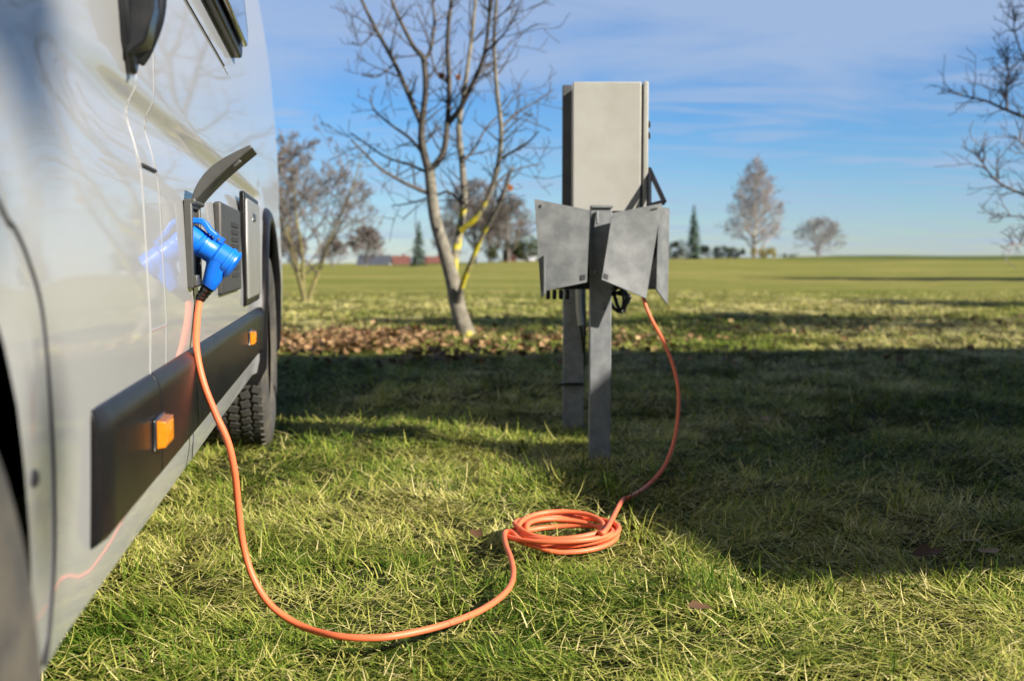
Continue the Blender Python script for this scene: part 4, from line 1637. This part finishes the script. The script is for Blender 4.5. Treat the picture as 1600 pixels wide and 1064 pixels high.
def house(px, D, wpx, ytop, wall, roof, label, rz=0.0, dep=5.0):
    x, y = (px - 800) / F * D, D
    z = gzf(x, y)
    zr = P(px, ytop, D).z
    w = wpx / F * D
    t = thing('house', label, 'house', (x, y, z), rz, 'far houses beyond the meadow')
    H = zr - z + 0.15
    eav = H - min(1.6, H * 0.4)
    b = MB()
    b.prism([(-w / 2, -dep / 2, -0.3), (-w / 2, dep / 2, -0.3), (-w / 2, dep / 2, eav), (-w / 2, 0, H - 0.08), (-w / 2, -dep / 2, eav)], (w, 0, 0))
    b.build('wall', M[wall], t)
    rf = MB()
    for sg in (-1, 1):
        a = Vector((-w / 2 - 0.25, sg * (dep / 2 + 0.35), eav - 0.2))
        c = Vector((-w / 2 - 0.25, 0, H))
        q = [a, c, c + Vector((0, 0, 0.14)), a + Vector((0, 0, 0.14))]
        rf.prism(q, (w + 0.5, 0, 0))
    ro = rf.build('roof', M[roof], t)
    ch = MB()
    ch.box((w * 0.2, 0.3, H + 0.05), (0.4, 0.4, 0.7))
    ch.build('chimney', M['wall_red'], ro)
    for k in range(3):
        wn = MB()
        wn.box((-w / 2 + w * (k + 0.5) / 3, -dep / 2 - 0.01, eav - 0.95), (w * 0.12, 0.06, 0.9))
        wn.build('window', M['glass'], t)
    return t


house(586, 150, 46, 402, 'wall_white', 'roof_dark', 'low house with dark slate roof, leftmost of the far houses')
house(626, 158, 24, 403, 'wall_white', 'roof_red', 'small red-roofed house next to the dark spruce')
house(680, 160, 26, 404, 'wall_red', 'roof_red', 'brick house with red roof just left of the leaning trunk')
house(800, 155, 20, 403, 'wall_red', 'roof_red', 'dull red house right of the leaning tree')
house(822, 150, 26, 401, 'wall_white', 'roof_pale', 'white house with pale roof beside the left pillar cover')


# ------------------------------------------------------------------ the camper outside the frame at the right, whose shadow lies on the grass
def build_motorhome():
    cx, cy = 3.86, 1.74        # its near corner on this side
    yaw = R(8)
    t = thing('motorhome', 'white motorhome with rolled-out awning, parked right of the camera and shading the grass', 'motorhome', (cx, cy, 0), yaw)
    Lg, Wd, Hh = 6.8, 2.50, 3.50
    b = MB()
    prof_ = [(0.0, 0.45), (0.0, 3.46), (0.02, Hh), (Lg - 1.0, Hh), (Lg - 0.2, 2.7), (Lg - 0.2, 0.45)]
    b.prism([(x, 0, z) for x, z in prof_], (0, Wd, 0))
    b.build('body', M['white'], t, bevel=0.05, bseg=3)
    c = MB()
    c.prism([(Lg - 0.2, 0.15, 0.45), (Lg - 0.2, 0.15, 2.0), (Lg + 0.3, 0.15, 1.9), (Lg + 0.95, 0.15, 1.15), (Lg + 1.4, 0.15, 1.0), (Lg + 1.4, 0.15, 0.45)], (0, Wd - 0.3, 0))
    c.build('cab', M['white'], t, bevel=0.05, bseg=3)
    g = MB()
    g.prism([(Lg + 0.34, 0.3, 1.88), (Lg + 0.92, 0.3, 1.22), (Lg + 0.96, 0.3, 1.26), (Lg + 0.38, 0.3, 1.92)], (0, Wd - 0.6, 0))
    g.build('windscreen', M['glass'], t)
    for x, y0, y1 in ((1.0, -0.02, 0), (3.6, -0.02, 0), (1.2, Wd, Wd + 0.02), (4.2, Wd, Wd + 0.02)):
        w = MB()
        w.box((x + 0.5, (y0 + y1) / 2, 1.75), (1.0, 0.05, 0.55))
        w.build('window', M['glass'], t, bevel=0.01)
    d = MB()
    d.box((2.85, -0.015, 1.45), (0.65, 0.04, 1.9))
    d.build('door', M['hatch_plastic'], t, bevel=0.01)
    for x in (1.3, Lg + 0.35):
        for y in (0.16, Wd - 0.16):
            w = MB()
            w.lathe([(-0.11, 0.2), (-0.11, 0.31), (-0.08, 0.34), (0.08, 0.34), (0.11, 0.31), (0.11, 0.2)], (x, y, 0.34), (0, 1, 0), 32)
            w.build('wheel', M['rubber'], t)
    sk = MB()
    sk.box((Lg / 2, Wd / 2, 0.34), (Lg - 0.6, Wd - 0.3, 0.30))
    sk.build('chassis', M['dark'], t)
    aw = MB()
    aw.hexa([(-0.14, -1.66, 2.36), (5.0, -1.66, 2.36), (5.0, -0.005, 2.40), (-0.46, -0.005, 2.40)], [(-0.14, -1.66, 2.39), (5.0, -1.66, 2.39), (5.0, -0.005, 2.43), (-0.46, -0.005, 2.43)])
    awo = aw.build('awning', M['awning'], t)
    ar = MB()
    ar.tube([(-0.14, -1.67, 2.375), (5.0, -1.67, 2.375)], 0.03, 8)
    ar.build('front_rail', M['white'], awo)


build_motorhome()
# trees to the right, outside the frame, whose thin shade crosses the meadow in bands
BAND = 'bare trees beyond the right edge of the frame'
for i, (x, y, h, w) in enumerate(((7.6, 6.5, 6.4, 4.2), (11.4, 6.7, 6.8, 4.6), (15.5, 7.2, 6.6, 4.8), (20.0, 7.4, 6.8, 5.0))):
    bare_tree(0, 0, h, w, 'bare roadside tree standing well right of the picture', seed=60 + i, limbs=22, fork=0.62, upright=0.1, levels=3, kids=(5, 7), minr=0.010, xy=(x, y), group=BAND, shrink=0.6)


# unseen evergreen screen added behind the camera to block part of the sky's light
def build_sky_blocking_hedge():
    r = random.Random(91)
    t = thing('sky_blocking_hedge', 'unseen evergreen screen added behind the camera to block skylight', 'sky_blocking_hedge', (0.5, -5.5, 0))
    st = MB()
    for k in range(12):
        x = -9 + k * 1.5
        st.tube([(x, 0, -0.1), (x + 0.1, 0.1, 7.0)], [0.07, 0.03], 6)
    st.build('trunk', M['twig'], t)
    mb = MB()
    for _ in range(15000):
        p = Vector((r.uniform(-9.5, 8.0), r.uniform(-0.9, 0.9), r.uniform(0.05, 8.8 + 0.5 * math.sin(r.random() * 6))))
        a = rvec(r).normalized()
        b = a.orthogonal().normalized()
        e = a.cross(b)
        q = r.uniform(0.10, 0.22)
        mb.add([p - b * q, p - e * q * 0.6, p + b * q, p + e * q * 0.6], [(0, 1, 2, 3)], 0, r.random())
    mb.build('foliage', M['needles'], t, smooth=0, att='tint')


build_sky_blocking_hedge()


# ------------------------------------------------------------------ grass
def blades(x, y, length, width, tilt, bend, az, tint, zoff):
    n = len(x)
    z0 = gz(x, y) + zoff
    SEG = 3
    dirx, diry = np.cos(az), np.sin(az)
    sxn, syn = -diry, dirx
    V = np.zeros((n, 7, 3), np.float32)
    px, py, pz = x.copy(), y.copy(), z0.copy()
    th = tilt.copy()
    wd = [1.0, 0.85, 0.55]
    for k in range(4):
        if k < 3:
            w = width * wd[k] / 2
            V[:, 2 * k, 0], V[:, 2 * k, 1], V[:, 2 * k, 2] = px - sxn * w, py - syn * w, pz
            V[:, 2 * k + 1, 0], V[:, 2 * k + 1, 1], V[:, 2 * k + 1, 2] = px + sxn * w, py + syn * w, pz
        else:
            V[:, 6, 0], V[:, 6, 1], V[:, 6, 2] = px, py, pz
        if k < 3:
            l = length / 3
            px = px + dirx * np.sin(th) * l
            py = py + diry * np.sin(th) * l
            pz = pz + np.cos(th) * l
            th = th + bend / 2
    gzt = gz(px, py)
    # keep tips above ground
    for q, (k0) in enumerate((2, 3, 4, 5, 6)):
        V[:, k0, 2] = np.maximum(V[:, k0, 2], z0 + 0.002)
    o = np.arange(n)[:, None] * 7
    Q = np.concatenate([o + np.array([0, 1, 3, 2]), o + np.array([2, 3, 5, 4])], 0)
    T = o + np.array([4, 5, 6])
    return V.reshape(-1, 3), Q, T, np.repeat(tint, 7)


def build_grass():
    parts = []

    def scatter(t0, t1, rho, margin):
        out_x, out_y = [], []
        edges = np.geomspace(t0, t1, 40)
        for a, b in zip(edges[:-1], edges[1:]):
            m = (a + b) / 2
            hw = 0.455 * m + margin
            n = int(rho(m) * 2 * hw * (b - a))
            out_x.append(rng.uniform(-hw, hw, n))
            out_y.append(rng.uniform(a, b, n))
        return np.concatenate(out_x), np.concatenate(out_y)

    def keep(x, y):
        # not under the middle of the van
        sx_ = (x - VAN_O.x) * vn.x + (y - VAN_O.y) * vn.y
        return sx_ > -0.55
    # the blades lie flatter where the cable presses on them
    cpts = np.array([(v[0], v[1]) for v in CABLE_GROUND])

    def press(x, y):
        f = np.ones(len(x))
        for cx_, cy_ in cpts:
            d2 = (x - cx_) ** 2 + (y - cy_) ** 2
            f = np.minimum(f, 0.55 + 0.45 * np.clip(d2 / 0.05 ** 2, 0, 1))
        return f
    # 1: short matted sward
    x, y = scatter(1.05, 22, lambda t: (34000 * (2.0 / t) ** 1.72 if t > 2 else 34000) * min(1, (24 - t) / 10), 0.7)
    gap = value_noise(x + 70, y + 10, 13.0, 21) * 0.6 + value_noise(x + 70, y + 10, 5.0, 22) * 0.4
    k = keep(x, y) & (rng.random(len(x)) < 0.25 + 1.9 * np.clip(gap - 0.22, 0, 1))
    x, y, gap = x[k], y[k], gap[k]
    n = len(x)
    sc = np.maximum(1.0, (y / 3.2) ** 0.75)
    cl = value_noise(x + 50, y + 50, 1.1, 1) * 0.55 + value_noise(x + 50, y + 50, 4.2, 2) * 0.45
    cl2 = value_noise(x + 90, y + 20, 9.0, 3)
    az = value_noise(x + 30, y + 70, 5.0, 4) * 6.28 * 1.5 + rng.normal(0, 0.8, n)
    tint = np.clip(0.48 + (cl - 0.5) * 0.95 + rng.normal(0, 0.19, n), 0, 1)
    tint = np.clip(tint + 0.24 * np.clip((y - 4.5) / 6, 0, 1) + (value_noise(x + 5, y + 60, 0.35, 33) - 0.5) * 0.45 * np.clip((y - 3) / 5, 0, 1), 0, 1)
    near_straw = np.clip(1.0 - (y - 2.0) / 3.0, 0, 1)
    tint = np.clip(tint + 0.06 * near_straw - 0.05, 0, 1)
    L_ = press(x, y) * rng.gamma(7, 0.0063, n) * np.clip(sc, 1, 1.5) * (0.75 + 0.5 * cl2)
    parts.append(blades(x, y, L_, rng.uniform(0.0015, 0.0033, n) * sc, np.clip(rng.normal(1.29, 0.22, n), 0.3, 1.53), rng.normal(0.30, 0.40, n), az, tint, rng.uniform(-0.004, 0.012, n) + 0.030 * np.clip(gap - 0.3, 0, 0.6)))
    # 2: long pale straw lying on top, only where it can be made out
    x, y = scatter(1.05, 7.5, lambda t: 5600 * (2.0 / t) ** 1.5 if t > 2 else 5600, 0.6)
    k = keep(x, y)
    x, y = x[k], y[k]
    n = len(x)
    cl = value_noise(x + 10, y + 40, 2.1, 6)
    k = rng.random(n) < 0.30 + 0.9 * cl
    x, y, cl = x[k], y[k], cl[k]
    n = len(x)
    tint = np.clip(rng.normal(0.70, 0.17, n), 0.2, 1)
    parts.append(blades(x, y, press(x, y) * rng.gamma(6, 0.0095, n), rng.uniform(0.0015, 0.0030, n), np.clip(rng.normal(1.36, 0.13, n), 0.7, 1.54), rng.normal(0.2, 0.45, n), rng.uniform(0, 6.28, n), tint, rng.uniform(0.004, 0.026, n)))
    # 3: upright fresh tufts
    cx, cy = scatter(1.2, 12, lambda t: 11 * (2.0 / t) ** 0.9, 0.6)
    ex = [(P(px, 790, 3.0).x, 1.0 * CAM_Z * F / (py - 404), 1.0) for px, py in
          ((835, 770), (862, 764), (890, 758), (912, 756), (948, 772), (972, 790), (980, 800), (800, 756), (770, 745), (1090, 935), (1130, 950), (1180, 948), (1300, 945), (1420, 940), (1540, 935), (1240, 930), (1370, 930), (1480, 925), (1060, 900), (1010, 860))]
    ex = [((px - 800) / F * (CAM_Z * F / (py - 404)), CAM_Z * F / (py - 404), 1.0) for px, py in
          ((835, 770), (862, 764), (890, 758), (912, 756), (948, 772), (972, 790), (985, 800), (800, 756), (770, 745), (1090, 935), (1130, 950), (1180, 948), (1300, 945), (1420, 940), (1540, 935), (1240, 930), (1370, 930), (1480, 925), (1060, 900), (1010, 860))]
    k = keep(cx, cy)
    cx, cy = cx[k], cy[k]
    big = np.concatenate([rng.uniform(0.55, 1.1, len(cx)), [e[2] for e in ex]])
    cx = np.concatenate([cx, [e[0] for e in ex]])
    cy = np.concatenate([cy, [e[1] for e in ex]])
    m = 26
    x = np.repeat(cx, m) + rng.normal(0, 0.018, len(cx) * m)
    y = np.repeat(cy, m) + rng.normal(0, 0.018, len(cx) * m)
    n = len(x)
    bb = np.repeat(big, m)
    tint = np.clip(np.repeat(rng.normal(0.34, 0.13, len(cx)), m) + rng.normal(0, 0.13, n), 0, 1)
    parts.append(blades(x, y, rng.uniform(0.05, 0.12, n) * bb, rng.uniform(0.0022, 0.004, n), np.abs(rng.normal(0.35, 0.25, n)), rng.normal(0.75, 0.35, n), rng.uniform(0, 6.28, n), tint, np.zeros(n)))
    off = 0
    Vs, Qs, Ts, As = [], [], [], []
    for V, Q, T, A in parts:
        Vs.append(V)
        Qs.append(Q + off)
        Ts.append(T + off)
        As.append(A)
        off += len(V)
    o = mesh_np('grass', np.concatenate(Vs), np.concatenate(Qs), M['grass'], kind='stuff', att=('tint', np.concatenate(As)), tris=np.concatenate(Ts))
    tag(o, 'matted green and straw-coloured grass covering the meadow', 'grass')
    print('blades', off // 7)


build_grass()


# ------------------------------------------------------------------ fallen leaves
def leaf_verts(r, s):
    """one curled, lobed leaf; returns verts, faces"""
    out = []
    k = 10
    for i in range(k):
        a = 2 * math.pi * i / k
        rr = s * (0.62 + 0.38 * math.cos(a)) * (1.0 if i % 2 == 0 else 0.72) + s * 0.25
        out.append([rr * math.cos(a), rr * 0.8 * math.sin(a), 0])
    cu = r.uniform(0.2, 1.1) / s
    vs = [(0, 0, 0)] + [(p[0], p[1], cu * p[1] * p[1] + 0.4 * cu * p[0] * p[0]) for p in out]
    fs = [(0, i + 1, (i + 1) % k + 1) for i in range(k)]
    return vs, fs


def build_litter():
    r = random.Random(77)
    mb = MB()
    n = 0
    for q in range(4200):
        if q < 3500:
            x = r.gauss(-1.15, 1.0)
            y = r.gauss(8.25, 0.70)
            if x > 2.6 and r.random() < 0.6:
                continue
            if r.random() > float(value_noise(np.array([x + 20]), np.array([y + 20]), 2.3, 8)[0]) * 2.2 - 0.20:
                continue
        else:
            x, y = r.uniform(-3.0, 5.5), r.uniform(6.6, 12.5)
            if r.random() < 0.35:
                continue
        vs, fs = leaf_verts(r, r.uniform(0.020, 0.040))
        m = Matrix.Rotation(r.uniform(0, 6.28), 3, 'Z') @ Matrix.Rotation(r.gauss(0, 0.5), 3, 'X') @ Matrix.Rotation(r.gauss(0, 0.4), 3, 'Y')
        z = gzf(x, y) + r.uniform(0.020, 0.062)
        mb.add([m @ Vector(v) + Vector((x, y, z)) for v in vs], fs, 0, r.random())
    o = mb.build('leaf_litter', M['leaf_brown'], smooth=60, att='tint')
    tag(o, 'brown fallen leaves strewn on the grass under the leaning tree', 'fallen leaves', kind='stuff')
    # single leaves one can point to
    singles = [(1100, 950, 0.030, 'flat brown leaf in the sunny grass at lower right', 0.25),
               (1440, 868, 0.036, 'dark brown leaf in the shade at right, left of the curled pair', 0.12),
               (1508, 846, 0.030, 'smaller pale curled leaf in the shade at far right', 0.9),
               (1540, 862, 0.036, 'curled pale leaf in the shade nearest the right edge', 0.75),
               (1196, 656, 0.026, 'pale leaf lying in the middle of the big shadow', 0.95),
               (748, 838, 0.022, 'small reddish leaf in the grass beside the cable coil', 0.2),
               (700, 596, 0.030, 'brown leaf in the dark grass left of the rear post', 0.55)]
    for px, py, s, lab, tn in singles:
        d = ray(px, py)
        k = (0.045 - CAM_Z) / d.z
        p = Vector((0, 0, CAM_Z)) + d * k
        vs, fs = leaf_verts(r, s)
        m = Matrix.Rotation(r.uniform(0, 6.28), 3, 'Z') @ Matrix.Rotation(r.uniform(-0.3, 0.3), 3, 'X')
        mb = MB()
        mb.add([m @ Vector(v) for v in vs], fs, 0, tn)
        o = mb.build('fallen_leaf', M['leaf_brown'], smooth=60, att='tint')
        o.location = p
        tag(o, lab, 'leaf', 'single fallen leaves')


build_litter()
